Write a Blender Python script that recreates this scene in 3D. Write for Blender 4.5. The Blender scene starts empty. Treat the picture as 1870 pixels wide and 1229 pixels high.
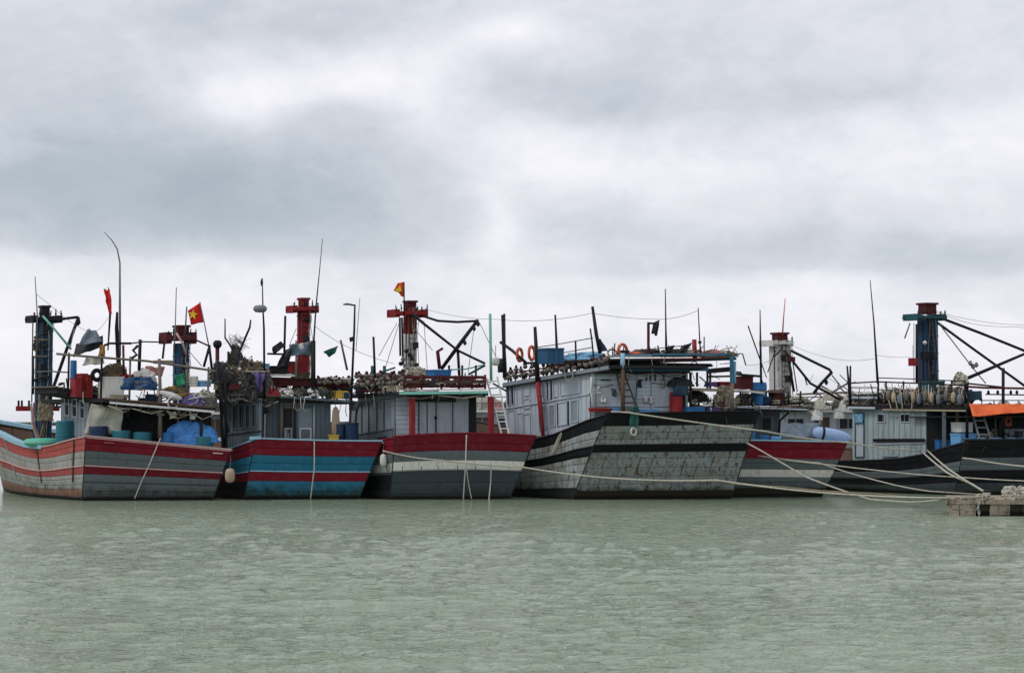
import bpy, math, random
import numpy as np
from mathutils import Vector, noise as mnoise
random.seed(7)
rnd = random.Random(11)
SC = bpy.context.scene
COL = SC.collection
# ------------------------------------------------------------------ camera
FPX = 3000.0            # focal length in pixels of the 1870 px wide photograph
CAMH = 3.2
PITCH = math.atan(155.5 / FPX)
cam_d = bpy.data.cameras.new('camera')
cam_d.sensor_width = 36.0
cam_d.lens = FPX / 1870 * 36
cam_d.clip_start = 0.5
cam_d.clip_end = 12000
cam = bpy.data.objects.new('camera', cam_d)
COL.objects.link(cam)
cam.location = (0, 0, CAMH)
cam.rotation_euler = (math.radians(90) + PITCH, 0, 0)
SC.camera = cam
# ------------------------------------------------------------------ colour management
SC.view_settings.view_transform = 'Standard'
SC.view_settings.look = 'None'
SC.view_settings.gamma = 1.0
SC.view_settings.use_curve_mapping = False
SC.view_settings.exposure = 0.32
# ------------------------------------------------------------------ node helpers
class NT:
    def __init__(s, tree): s.t = tree
    def n(s, kind, **kw):
        nd = s.t.nodes.new(kind)
        for k, v in kw.items():
            if k.startswith('i_'):
                nd.inputs[k[2:].replace('_', ' ')].default_value = v
            else: setattr(nd, k, v)
        return nd
    def l(s, a, b): s.t.links.new(a, b)
    def put(s, sock, v):
        if isinstance(v, bpy.types.NodeSocket): s.l(v, sock)
        else: sock.default_value = v
    def m(s, op, a, b=0.0, c=0.0, clamp=False):
        nd = s.t.nodes.new('ShaderNodeMath'); nd.operation = op; nd.use_clamp = clamp
        s.put(nd.inputs[0], a); s.put(nd.inputs[1], b); s.put(nd.inputs[2], c)
        return nd.outputs[0]
    def mix(s, f, a, b, bt='MIX'):
        nd = s.t.nodes.new('ShaderNodeMix'); nd.data_type = 'RGBA'; nd.blend_type = bt
        s.put(nd.inputs[0], f)
        s.put(nd.inputs[6], a if isinstance(a, bpy.types.NodeSocket) else (*a[:3], 1))
        s.put(nd.inputs[7], b if isinstance(b, bpy.types.NodeSocket) else (*b[:3], 1))
        return nd.outputs[2]
    def noise(s, vec, scale, detail=4, rough=.55, dist=0.0):
        nd = s.n('ShaderNodeTexNoise'); nd.inputs['Scale'].default_value = scale
        nd.inputs['Detail'].default_value = detail; nd.inputs['Roughness'].default_value = rough
        nd.inputs['Distortion'].default_value = dist
        s.l(vec, nd.inputs['Vector']); return nd.outputs['Fac']
    def stretch(s, vec, sc, loc=(0, 0, 0)):
        nd = s.n('ShaderNodeMapping'); nd.inputs['Scale'].default_value = sc
        nd.inputs['Location'].default_value = loc
        s.l(vec, nd.inputs['Vector']); return nd.outputs[0]
    def ramp(s, f, stops, interp='LINEAR'):
        nd = s.n('ShaderNodeValToRGB'); cr = nd.color_ramp; cr.interpolation = interp
        while len(cr.elements) < len(stops): cr.elements.new(.5)
        for e, (p, c) in zip(cr.elements, stops):
            e.position = p; e.color = (*(c if hasattr(c, '__len__') else (c, c, c)), 1)
        s.put(nd.inputs[0], f); return nd.outputs[0]
    def sstep(s, x, a, b):
        nd = s.n('ShaderNodeMapRange'); nd.interpolation_type = 'SMOOTHSTEP'
        s.put(nd.inputs[0], x); nd.inputs[1].default_value = a; nd.inputs[2].default_value = b
        return nd.outputs[0]
# ------------------------------------------------------------------ sky and light
SUN_AZ, SUN_EL = math.radians(-112), math.radians(48)     # azimuth from +Y, clockwise
W = bpy.data.worlds.new('World'); SC.world = W; W.use_nodes = True
W.node_tree.nodes.clear()
w = NT(W.node_tree)
sky = w.n('ShaderNodeTexSky'); sky.sky_type = 'NISHITA'; sky.sun_disc = False
sky.sun_elevation = SUN_EL; sky.sun_rotation = SUN_AZ
tc = w.n('ShaderNodeTexCoord')
sep = w.n('ShaderNodeSeparateXYZ'); w.l(tc.outputs['Generated'], sep.inputs[0])
az = w.m('ARCTAN2', sep.outputs[0], sep.outputs[1])
el = w.m('ARCSINE', sep.outputs[2])
# warped azimuth / elevation plane that carries the cloud banks
cmb = w.n('ShaderNodeCombineXYZ'); w.l(az, cmb.inputs[0]); w.l(w.m('MULTIPLY', el, 1.7), cmb.inputs[1])
nA = w.n('ShaderNodeTexNoise'); nA.inputs['Scale'].default_value = 7.0; nA.inputs['Detail'].default_value = 7; nA.inputs['Roughness'].default_value = .58
w.l(cmb.outputs[0], nA.inputs['Vector'])
sc_ = w.n('ShaderNodeSeparateColor'); w.l(nA.outputs['Color'], sc_.inputs[0])
azw = w.m('ADD', az, w.m('MULTIPLY', w.m('SUBTRACT', sc_.outputs[0], .5), .085))
elw = w.m('ADD', el, w.m('MULTIPLY', w.m('SUBTRACT', sc_.outputs[1], .5), .030))
def blob(px, py, rx, ry, amp, p=1.0):
    a = w.m('DIVIDE', w.m('SUBTRACT', azw, (px - 935) / FPX), rx / FPX)
    e = w.m('DIVIDE', w.m('SUBTRACT', elw, (770 - py) / FPX), ry / FPX)
    q = w.m('ADD', w.m('MULTIPLY', a, a), w.m('MULTIPLY', e, e))
    if p != 1: q = w.m('POWER', q, p)
    return w.m('MULTIPLY', w.m('EXPONENT', w.m('MULTIPLY', q, -1.0)), amp)
tot = None
for b in [(60, 400, 520, 90, -.12, 1.5), (540, 385, 360, 90, -.10, 1.5), (620, 310, 300, 100, -.14), (120, 220, 330, 190, -.25), (560, 35, 330, 55, -.20, 1.5),
          (420, 195, 130, 42, .24), (560, 150, 190, 44, .18), (720, 170, 130, 44, .14), (930, 55, 120, 34, .22), (1010, 165, 190, 45, -.20), (1130, 205, 150, 40, -.14), (600, 215, 60, 28, -.10),
          (960, 250, 150, 30, .14), (915, 410, 42, 66, .20), (1000, 300, 70, 40, .12), (1190, 315, 200, 38, .14), (1650, 290, 330, 80, .14), (1600, 350, 130, 40, .08), (1420, 80, 420, 100, -.10), (1560, 180, 200, 34, -.14), (1060, 420, 110, 50, -.12),
          (1450, 465, 330, 42, -.08, 2.0), (1800, 480, 200, 45, -.10), (1750, 20, 250, 80, -.04), (200, 20, 150, 60, .06), (900, 600, 2200, 95, .12)]:
    v = blob(*b); tot = v if tot is None else w.m('ADD', tot, v)
def band(e0, e1, e2, e3, a0, a1, a2, a3, amp):
    f = w.m('MULTIPLY', w.sstep(elw, e0, e1), w.m('SUBTRACT', 1.0, w.sstep(elw, e2, e3)))
    f = w.m('MULTIPLY', f, w.m('MULTIPLY', w.sstep(azw, a0, a1), w.m('SUBTRACT', 1.0, w.sstep(azw, a2, a3))))
    return w.m('MULTIPLY', f, amp)
tot = w.m('ADD', tot, band(.0925, .103, .115, .20, -1.6, -1.2, -.14, .0, -.20))
tot = w.m('ADD', tot, band(.082, .090, .095, .13, .0, .09, .20, .40, -.13))
n1 = w.noise(w.stretch(cmb.outputs[0], (1, .9, 1)), 6.0, 7, .56, .5)
n2 = w.noise(w.stretch(cmb.outputs[0], (1, .9, 1), (3.1, 1.7, 0)), 22.0, 6, .6, .6)
tot = w.m('ADD', tot, w.m('MULTIPLY', w.m('SUBTRACT', n1, .5), .70))
tot = w.m('ADD', tot, w.m('MULTIPLY', w.m('SUBTRACT', n2, .5), .30))
n3 = w.noise(w.stretch(cmb.outputs[0], (.8, 1.1, 1), (1.1, .7, 0)), 60.0, 5, .62, .5)
tot = w.m('ADD', tot, w.m('MULTIPLY', w.m('SUBTRACT', n3, .5), .13))
val = w.m('ADD', tot, .645, clamp=True)
cl = w.ramp(val, [(0.0, (.305, .355, .41)), (.25, (.39, .435, .485)), (.5, (.535, .56, .605)), (.75, (.70, .695, .75)), (1.0, (.84, .825, .87))])
cl10 = w.mix(1.0, cl, (10.0, 10.0, 10.0), 'MULTIPLY')
skyc = w.mix(.97, sky.outputs[0], cl10)
bg = w.n('ShaderNodeBackground'); bg.inputs['Strength'].default_value = .1
w.l(skyc, bg.inputs['Color'])
wo = w.n('ShaderNodeOutputWorld'); w.l(bg.outputs[0], wo.inputs['Surface'])
sd = bpy.data.lights.new('sun', 'SUN'); sd.energy = 1.0; sd.angle = math.radians(14); sd.color = (1, .96, .9)
sun = bpy.data.objects.new('sun', sd); COL.objects.link(sun)
sdir = Vector((math.sin(SUN_AZ) * math.cos(SUN_EL), math.cos(SUN_AZ) * math.cos(SUN_EL), math.sin(SUN_EL)))
sun.rotation_euler = sdir.to_track_quat('Z', 'Y').to_euler()
sun.location = (-30, 10, 60)
# ------------------------------------------------------------------ materials
MATS = {}
def newmat(name):
    m = bpy.data.materials.new(name); m.use_nodes = True
    for n in list(m.node_tree.nodes): m.node_tree.nodes.remove(n)
    t = NT(m.node_tree); out = t.n('ShaderNodeOutputMaterial'); bs = t.n('ShaderNodeBsdfPrincipled')
    t.l(bs.outputs[0], out.inputs[0]); return m, t, bs
def paint(name, c, worn=(.16, .15, .14), wear=.35, grime=.5, algae=0.0, rust=0.0, rough=.68, var=.13, boot=None, fine=1.0, spec=.2, stain=0.0, metal=0.0, dirt=(.035, .033, .03)):
    """weathered paint on boards: blotches, vertical run-off, flaking, weed near the water"""
    m, t, bs = newmat(name)
    geo = t.n('ShaderNodeNewGeometry'); pos = geo.outputs['Position']
    oi = t.n('ShaderNodeObjectInfo')
    off = t.n('ShaderNodeVectorMath', operation='ADD'); t.l(pos, off.inputs[0])
    o2 = t.n('ShaderNodeVectorMath', operation='SCALE'); t.l(oi.outputs['Random'], o2.inputs[3]); o2.inputs[0].default_value = (7, 5, 3); t.l(o2.outputs[0], off.inputs[1])
    P = off.outputs[0]
    big = t.noise(pos, .9, 5, .6)
    col = t.mix(t.m('MULTIPLY', big, .55), c, tuple(x * .62 for x in c))
    # board to board variation
    hv = t.n('ShaderNodeHueSaturation'); t.l(col, hv.inputs['Color'])
    t.l(t.m('MULTIPLY_ADD', oi.outputs['Random'], 2 * var, 1 - var), hv.inputs['Value']); col = hv.outputs[0]
    # chalky fading
    col = t.mix(t.m('MULTIPLY', t.sstep(t.noise(P, 2.6, 6, .65), .45, .8), .30), col, tuple(min(1, x * .75 + .22 * min(1, .12 + max(c) * 1.6)) for x in c))
    # vertical run-off streaks
    st = t.noise(t.stretch(pos, (5.5, 5.5, .55)), 1.6, 5, .62)
    col = t.mix(t.m('MULTIPLY', t.sstep(st, .52, .74), grime), col, dirt)
    # flaking to bare wood / metal
    fl = t.sstep(t.noise(t.stretch(P, (1, 1, 1.7)), 9.0 * fine, 7, .7), .70 - wear * .28, .74 - wear * .24)
    col = t.mix(t.m('MULTIPLY', fl, .85), col, worn)
    sp = t.sstep(t.noise(P, 34.0, 3, .6), .60, .70)
    col = t.mix(t.m('MULTIPLY', sp, .28), col, dirt)
    sep = t.n('ShaderNodeSeparateXYZ'); t.l(pos, sep.inputs[0]); z = sep.outputs[2]
    if stain:
        s1 = t.sstep(t.noise(t.stretch(pos, (1, 1, .6), (2, 7, 1)), 1.3, 6, .68), .42, .66)
        col = t.mix(t.m('MULTIPLY', s1, stain), col, (.20, .185, .125))
        s2 = t.sstep(t.noise(t.stretch(pos, (3.5, 3.5, .5), (1, 4, 3)), 1.7, 6, .7), .50, .68)
        col = t.mix(t.m('MULTIPLY', s2, stain * 1.1), col, (.045, .036, .026))
    if rust:
        r1 = t.sstep(t.noise(t.stretch(pos, (4.0, 4.0, .30), (4, 2, 0)), 1.9, 6, .66), .50, .62)
        r2 = t.sstep(t.noise(pos, 5.0, 6, .7), .40, .58)
        col = t.mix(t.m('MULTIPLY', t.m('MULTIPLY', r1, r2), rust), col, (.11, .042, .016))
    if boot:
        # paint line of the bottom colour, sagging like on the real stern
        zz = t.m('ADD', z, t.m('MULTIPLY', t.m('SUBTRACT', t.noise(pos, 1.4, 3), .5), .10))
        lim = boot[1]
        fac = t.m('LESS_THAN', zz, lim)
        col = t.mix(t.m('MULTIPLY', fac, .9), col, boot[0])
    if algae:
        zz = t.m('ADD', z, t.m('MULTIPLY', t.m('SUBTRACT', t.noise(pos, 3.2, 6, .7), .5), 1.3))
        a = t.m('SUBTRACT', 1.0, t.sstep(zz, .10, .75))
        col = t.mix(t.m('MULTIPLY', a, algae), col, (.022, .030, .018))
        zb = t.m('ADD', z, t.m('MULTIPLY', t.m('SUBTRACT', t.noise(pos, 2.0, 4, .6), .5), .14))
        col = t.mix(t.m('SUBTRACT', 1.0, t.sstep(zb, .10, .20)), col, (.008, .009, .007))
    t.l(col, bs.inputs['Base Color'])
    rr = t.m('ADD', t.m('MULTIPLY', t.noise(P, 8, 4), .3), rough - .15, clamp=True); t.l(rr, bs.inputs['Roughness'])
    bs.inputs['Specular IOR Level'].default_value = spec; bs.inputs['Metallic'].default_value = metal
    bp = t.n('ShaderNodeBump'); bp.inputs['Strength'].default_value = .55; bp.inputs['Distance'].default_value = .012
    gr = t.noise(t.stretch(P, (1, 1, 3)), 16.0, 6, .7)
    t.l(t.m('SUBTRACT', gr, t.m('MULTIPLY', fl, .5)), bp.inputs['Height']); t.l(bp.outputs[0], bs.inputs['Normal'])
    MATS[name] = m; return m
def cloth(name, c, c2=None, rough=.8, scale=3.0, trans=0.0):
    m, t, bs = newmat(name)
    geo = t.n('ShaderNodeNewGeometry'); pos = geo.outputs['Position']
    f = t.sstep(t.noise(pos, scale, 6, .65), .35, .7)
    col = t.mix(f, c, c2 or tuple(x * .6 for x in c))
    col = t.mix(t.m('MULTIPLY', t.sstep(t.noise(pos, scale * 5, 5, .7), .5, .72), .35), col, tuple(x * .35 for x in c))
    t.l(col, bs.inputs['Base Color']); bs.inputs['Roughness'].default_value = rough
    bs.inputs['Specular IOR Level'].default_value = .25
    if trans:
        bs.inputs['Transmission Weight'].default_value = trans; bs.inputs['IOR'].default_value = 1.05
    bp = t.n('ShaderNodeBump'); bp.inputs['Strength'].default_value = .6; bp.inputs['Distance'].default_value = .03
    t.l(t.noise(pos, scale * 4, 5, .6), bp.inputs['Height']); t.l(bp.outputs[0], bs.inputs['Normal'])
    MATS[name] = m; return m
# hull paints
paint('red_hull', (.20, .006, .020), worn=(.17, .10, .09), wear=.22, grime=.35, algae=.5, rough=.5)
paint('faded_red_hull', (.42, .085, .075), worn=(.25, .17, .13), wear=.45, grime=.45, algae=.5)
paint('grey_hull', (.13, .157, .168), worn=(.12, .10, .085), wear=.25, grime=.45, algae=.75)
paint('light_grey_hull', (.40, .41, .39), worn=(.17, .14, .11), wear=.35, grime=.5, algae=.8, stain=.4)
paint('white_hull', (.80, .79, .72), worn=(.3, .25, .18), wear=.2, grime=.28, algae=.2, rust=.3)
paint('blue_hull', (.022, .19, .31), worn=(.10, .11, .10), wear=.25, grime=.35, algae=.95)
paint('dark_grey_hull', (.058, .074, .088), worn=(.07, .07, .06), wear=.25, grime=.4, algae=.6)
paint('black_hull', (.006, .007, .010), dirt=(.004, .004, .004), worn=(.035, .03, .028), wear=.15, grime=.2, algae=.4, rough=.55)  # real black paint, also used to paint shade onto sides facing the gaps
paint('rusty_grey_hull', (.31, .365, .38), worn=(.20, .12, .06), wear=.42, grime=.6, algae=.95, rust=1.0, var=.08, stain=.5)
paint('rusty_strap', (.16, .10, .055), worn=(.09, .035, .015), wear=.7, grime=.5, rust=1.0)
paint('maroon_hull', (.035, .006, .008), worn=(.05, .03, .025), wear=.3, grime=.4, algae=.7)
paint('salmon_hull', (.40, .19, .14), worn=(.22, .15, .10), wear=.5, grime=.5, algae=.6)
paint('brown_wood', (.105, .066, .045), worn=(.16, .13, .10), wear=.35, grime=.55)
paint('old_wood', (.17, .145, .12), worn=(.08, .07, .06), wear=.5, grime=.5)
paint('pale_wood', (.36, .31, .22), worn=(.2, .16, .11), wear=.4, grime=.35)
paint('cabin_grey', (.25, .30, .34), worn=(.20, .19, .17), wear=.28, grime=.38, rough=.55, var=.10)
paint('cabin_pale', (.46, .515, .585), worn=(.25, .23, .21), wear=.20, grime=.33, rough=.55, var=.08)
paint('cabin_blue_grey', (.125, .165, .195), worn=(.16, .15, .14), wear=.30, grime=.45, rough=.55, var=.12)
paint('cabin_teal_grey', (.33, .42, .44), worn=(.2, .19, .17), wear=.3, grime=.55, rough=.6, var=.14, stain=.25)
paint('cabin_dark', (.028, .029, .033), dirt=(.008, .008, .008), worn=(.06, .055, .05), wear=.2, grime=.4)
paint('mint_trim', (.22, .55, .45), worn=(.4, .38, .33), wear=.35, grime=.3)
paint('teal_paint', (.02, .085, .10), wear=.3, grime=.4)
paint('blue_trim', (.035, .16, .28), worn=(.2, .2, .2), wear=.3, grime=.3)
paint('light_blue_trim', (.32, .55, .68), worn=(.3, .28, .25), wear=.3, grime=.35)
paint('pink_trim', (.55, .36, .34), worn=(.3, .22, .18), wear=.35, grime=.3)
paint('white_trim', (.66, .66, .64), worn=(.3, .27, .22), wear=.3, grime=.3)
paint('red_post', (.30, .025, .03), worn=(.15, .08, .06), wear=.3, grime=.35)
paint('mast_blue', (.018, .085, .18), worn=(.10, .06, .04), wear=.35, grime=.5, rust=.6)
paint('mast_blue_dark', (.012, .055, .12), worn=(.10, .06, .04), wear=.4, grime=.6, rust=.8)
paint('mast_deep_blue', (.012, .035, .07), worn=(.10, .08, .06), wear=.4, grime=.5, rust=.4)
paint('mast_red', (.25, .014, .018), worn=(.12, .05, .03), wear=.25, grime=.4, rust=.3)
paint('mast_white', (.62, .62, .60), worn=(.3, .2, .13), wear=.3, grime=.45, rust=.6)
paint('dark_red_metal', (.085, .012, .014), worn=(.09, .04, .025), wear=.3, grime=.4)
paint('dark_metal', (.012, .012, .015), dirt=(.005, .005, .005), worn=(.05, .03, .02), wear=.3, grime=.3, rough=.55)
paint('grey_metal', (.20, .21, .22), worn=(.14, .09, .06), wear=.3, grime=.35, rough=.5)
paint('roof_dark', (.018, .018, .020), dirt=(.006, .006, .006), worn=(.06, .05, .045), wear=.4, grime=.4)
paint('plastic_blue', (.03, .17, .42), worn=(.06, .12, .2), wear=.1, grime=.25, rough=.42, var=.05)
paint('plastic_light_blue', (.16, .40, .70), worn=(.2, .3, .4), wear=.12, grime=.25, rough=.42, var=.05)
paint('plastic_pale_blue', (.30, .43, .66), worn=(.3, .35, .45), wear=.10, grime=.18, rough=.42, var=.05)
paint('plastic_teal', (.025, .17, .22), worn=(.1, .15, .15), wear=.15, grime=.3, rough=.45, var=.05)
paint('plastic_mint', (.10, .55, .38), worn=(.3, .5, .4), wear=.1, grime=.15, rough=.45, var=.05)
paint('plastic_navy', (.012, .035, .085), wear=.15, grime=.25, rough=.45, var=.05)
paint('plastic_red', (.27, .018, .022), worn=(.2, .06, .05), wear=.15, grime=.25, rough=.45, var=.08)
paint('plastic_white', (.70, .70, .66), worn=(.4, .36, .3), wear=.15, grime=.3, rough=.45, var=.06)
paint('plastic_yellow', (.62, .40, .06), worn=(.4, .3, .1), wear=.15, grime=.3, rough=.5, var=.06)
paint('plastic_orange', (.62, .10, .035), worn=(.5, .2, .12), wear=.15, grime=.3, rough=.5, var=.06)
paint('plastic_black', (.008, .008, .010), dirt=(.004, .004, .004), worn=(.03, .03, .03), wear=.15, grime=.1, rough=.5, var=.05)
paint('foam_tan', (.42, .33, .23), worn=(.2, .15, .1), wear=.3, grime=.35, rough=.85)
paint('lamp_glass', (.17, .158, .135), worn=(.2, .17, .13), wear=.3, grime=.35, rough=.35)
paint('lamp_cap', (.06, .015, .014), worn=(.05, .04, .03), wear=.3, grime=.35)
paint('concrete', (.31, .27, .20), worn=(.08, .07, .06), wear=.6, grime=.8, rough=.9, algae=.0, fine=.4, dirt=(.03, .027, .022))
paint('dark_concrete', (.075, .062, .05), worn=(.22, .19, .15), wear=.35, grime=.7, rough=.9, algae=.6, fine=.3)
cloth('rope_pale', (.52, .50, .42), (.36, .34, .28), scale=9)
cloth('rope_dirty', (.26, .22, .15), (.14, .12, .08), scale=9)
cloth('rope_white', (.62, .61, .58), (.45, .44, .4), scale=9)
cloth('wire', (.12, .12, .13))
cloth('net_dark', (.022, .026, .030), (.05, .055, .05), scale=7)
cloth('net_green', (.015, .10, .085), (.02, .05, .045), scale=9)
cloth('net_brown', (.11, .085, .055), (.05, .04, .03), scale=9)
cloth('net_grey', (.12, .12, .115), (.05, .05, .052), scale=9)
cloth('tarp_blue', (.02, .085, .22), (.012, .04, .10), rough=.5)
cloth('tarp_bright_blue', (.08, .30, .72), (.04, .17, .45), rough=.5)
cloth('tarp_sky', (.20, .42, .60), (.10, .25, .40), rough=.55)
cloth('tarp_navy', (.012, .03, .06), (.02, .05, .09), rough=.5)
cloth('tarp_slate', (.10, .14, .18), (.18, .22, .26), rough=.55)
cloth('tarp_black', (.012, .013, .015), (.03, .033, .035), rough=.6)
cloth('tarp_orange', (.80, .16, .045), (.62, .11, .035), rough=.55)
cloth('tarp_green', (.03, .30, .15), (.02, .18, .10), rough=.55)
cloth('tarp_purple', (.12, .09, .26), (.06, .05, .14), rough=.6)
cloth('cloth_white', (.62, .62, .60), (.45, .45, .45))
cloth('cloth_cream', (.62, .58, .50), (.42, .38, .32))
cloth('cloth_pink', (.50, .22, .20), (.32, .14, .12))
cloth('cloth_ochre', (.42, .24, .05), (.25, .14, .04))
cloth('sheet_milky', (.46, .46, .38), (.33, .34, .27), rough=.45, scale=2.2)
cloth('flag_red', (.66, .018, .014), (.55, .015, .012), rough=.6, scale=2)
cloth('flag_orange', (.80, .10, .03), (.66, .07, .02), rough=.6, scale=2)
cloth('star_yellow', (.85, .62, .03), (.80, .55, .03), rough=.6, scale=2)
cloth('skin_net', (.10, .10, .10))
cloth('leaves_far', (.05, .07, .05), (.03, .045, .035), scale=.2)
def mat(n): return MATS[n]
# ------------------------------------------------------------------ objects
ORG = {}
def org(o):
    while o is not None:
        if o.name in ORG: return ORG[o.name]
        o = o.parent
    return np.zeros(3)
def tag(o, label=None, cat=None, group=None, kind=None):
    if label: o['label'] = label
    if cat: o['category'] = cat
    if group: o['group'] = group
    if kind: o['kind'] = kind
    return o
def thing(name, label, cat, loc, group=None):
    o = bpy.data.objects.new(name, None); COL.objects.link(o); o.empty_display_size = .3
    o.location = tuple(loc); ORG[o.name] = np.array(loc, float)
    return tag(o, label, cat, group)
A = lambda *p: np.array(p, float)
def nrm(v):
    v = np.asarray(v, float); l = np.linalg.norm(v); return v / l if l > 1e-9 else v
ZU = A(0, 0, 1)
class MB:
    def __init__(s): s.v = []; s.f = []
    def add(s, vs, fs):
        b = len(s.v); s.v += [tuple(map(float, p)) for p in vs]; s.f += [tuple(b + i for i in f) for f in fs]; return s
    def hexa(s, p):   # 8 points: bottom 0-3, top 4-7
        return s.add(p, [(3, 2, 1, 0), (4, 5, 6, 7), (0, 1, 5, 4), (1, 2, 6, 5), (2, 3, 7, 6), (3, 0, 4, 7)])
    def box(s, c, x, y, z):   # centre and three half vectors
        c, x, y, z = map(np.asarray, (c, x, y, z))
        return s.hexa([c - x - y - z, c + x - y - z, c + x + y - z, c - x + y - z, c - x - y + z, c + x - y + z, c + x + y + z, c - x + y + z])
    def beam(s, p, q, w_, h_, up=ZU):
        p, q = A(*p), A(*q); d = nrm(q - p)
        if abs(d @ up) > .95: up = A(0, 1, 0)
        x = nrm(np.cross(d, up)); y = np.cross(x, d)
        return s.box((p + q) / 2, x * w_ / 2, (q - p) / 2, y * h_ / 2)
    def tube(s, pts, r, n=6, cap=True):
        pts = [A(*p) for p in pts]; N = len(pts)
        rs = r if hasattr(r, '__len__') else [r] * N
        b = len(s.v); up = A(.13, .2, .97); 
        for i, p in enumerate(pts):
            d = nrm(pts[min(i + 1, N - 1)] - pts[max(i - 1, 0)])
            u_ = up if abs(d @ up) < .9 else A(1, .1, 0)
            x = nrm(np.cross(d, u_)); y = np.cross(d, x)
            if i and x @ lx < 0: x = -x; y = -y
            lx = x
            for k in range(n):
                a = 2 * math.pi * k / n
                s.v.append(tuple(p + (x * math.cos(a) + y * math.sin(a)) * rs[i]))
        for i in range(N - 1):
            for k in range(n):
                s.f.append((b + i * n + k, b + i * n + (k + 1) % n, b + (i + 1) * n + (k + 1) % n, b + (i + 1) * n + k))
        if cap: s.f.append(tuple(b + k for k in range(n))[::-1]); s.f.append(tuple(b + (N - 1) * n + k for k in range(n)))
        return s
    def lathe(s, c, prof, n=14, axis=ZU, ell=1.0):
        c = A(*c); ax = nrm(axis); x = nrm(np.cross(ax, A(0, 1, .01) if abs(ax[1]) < .9 else A(1, 0, 0))); y = np.cross(ax, x)
        b = len(s.v)
        for (r, h) in prof:
            for k in range(n):
                a = 2 * math.pi * k / n
                s.v.append(tuple(c + ax * h + (x * math.cos(a) + y * math.sin(a) * ell) * r))
        m_ = len(prof)
        for i in range(m_ - 1):
            for k in range(n):
                s.f.append((b + i * n + k, b + i * n + (k + 1) % n, b + (i + 1) * n + (k + 1) % n, b + (i + 1) * n + k))
        s.f.append(tuple(b + k for k in range(n))[::-1]); s.f.append(tuple(b + (m_ - 1) * n + k for k in range(n)))
        return s
    def grid(s, P):   # P[i][j] points
        ni, nj = len(P), len(P[0]); b = len(s.v)
        for row in P: s.v += [tuple(map(float, q)) for q in row]
        for i in range(ni - 1):
            for j in range(nj - 1):
                s.f.append((b + i * nj + j, b + i * nj + j + 1, b + (i + 1) * nj + j + 1, b + (i + 1) * nj + j))
        return s
    def sheet(s, P, th):   # closed thin sheet with thickness vector
        P = [[A(*q) for q in r] for r in P]; th = np.asarray(th, float)
        ni, nj = len(P), len(P[0]); b = len(s.v)
        s.grid(P); b2 = len(s.v)
        s.v += [tuple(q + th) for r in P for q in r]
        for i in range(ni - 1):
            for j in range(nj - 1):
                s.f.append((b2 + i * nj + j, b2 + (i + 1) * nj + j, b2 + (i + 1) * nj + j + 1, b2 + i * nj + j + 1))
        ring = [(0, j) for j in range(nj)] + [(i, nj - 1) for i in range(1, ni)] + [(ni - 1, j) for j in range(nj - 2, -1, -1)] + [(i, 0) for i in range(ni - 2, 0, -1)]
        for a_, c_ in zip(ring, ring[1:] + ring[:1]):
            i0 = a_[0] * nj + a_[1]; i1 = c_[0] * nj + c_[1]
            s.f.append((b + i1, b + i0, b2 + i0, b2 + i1))
        return s
    def ring(s, c, R, r, axis, n=22, k=8, ex=1.0):
        c = A(*c); ax = nrm(axis); x = nrm(np.cross(ax, ZU) if abs(ax[2]) < .95 else A(1, 0, 0)); y = np.cross(ax, x); b = len(s.v)
        for i in range(n):
            a = 2 * math.pi * i / n; d = x * math.cos(a) + y * math.sin(a) * ex
            for j in range(k):
                q = 2 * math.pi * j / k
                s.v.append(tuple(c + d * (R + r * math.cos(q)) + ax * r * math.sin(q)))
        for i in range(n):
            for j in range(k):
                s.f.append((b + i * k + j, b + ((i + 1) % n) * k + j, b + ((i + 1) % n) * k + (j + 1) % k, b + i * k + (j + 1) % k))
        return s
    def build(s, name, m_, parent=None, smooth=False, bevel=0.0, base=None):
        me = bpy.data.meshes.new(name)
        if parent is not None: o0 = org(parent)
        else:
            arr = np.array(s.v); o0 = A((arr[:, 0].min() + arr[:, 0].max()) / 2, (arr[:, 1].min() + arr[:, 1].max()) / 2, arr[:, 2].min()) if base is None else A(*base)
        me.from_pydata([(a - o0[0], b - o0[1], c - o0[2]) for a, b, c in s.v], [], s.f)
        me.materials.append(mat(m_) if isinstance(m_, str) else m_)
        if smooth: me.polygons.foreach_set('use_smooth', [True] * len(me.polygons))
        me.update()
        o = bpy.data.objects.new(name, me); COL.objects.link(o)
        if parent is not None: o.parent = parent
        else: o.location = tuple(o0); ORG[o.name] = o0
        if bevel:
            bv = o.modifiers.new('bevel', 'BEVEL'); bv.width = bevel; bv.segments = 2; bv.limit_method = 'ANGLE'
        return o
# photograph pixel -> ray
CF = A(0, math.cos(PITCH), math.sin(PITCH)); CU = A(0, -math.sin(PITCH), math.cos(PITCH)); CR = A(1, 0, 0); CC = A(0, 0, CAMH)
def ray(px, py): return CF + CR * (px - 935) / FPX + CU * (614.5 - py) / FPX
def ground(px, py, z=0.0):
    r = ray(px, py); return CC + r * ((z - CAMH) / r[2])
def atY(px, py, Y):
    r = ray(px, py); return CC + r * (Y / r[1])
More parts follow.
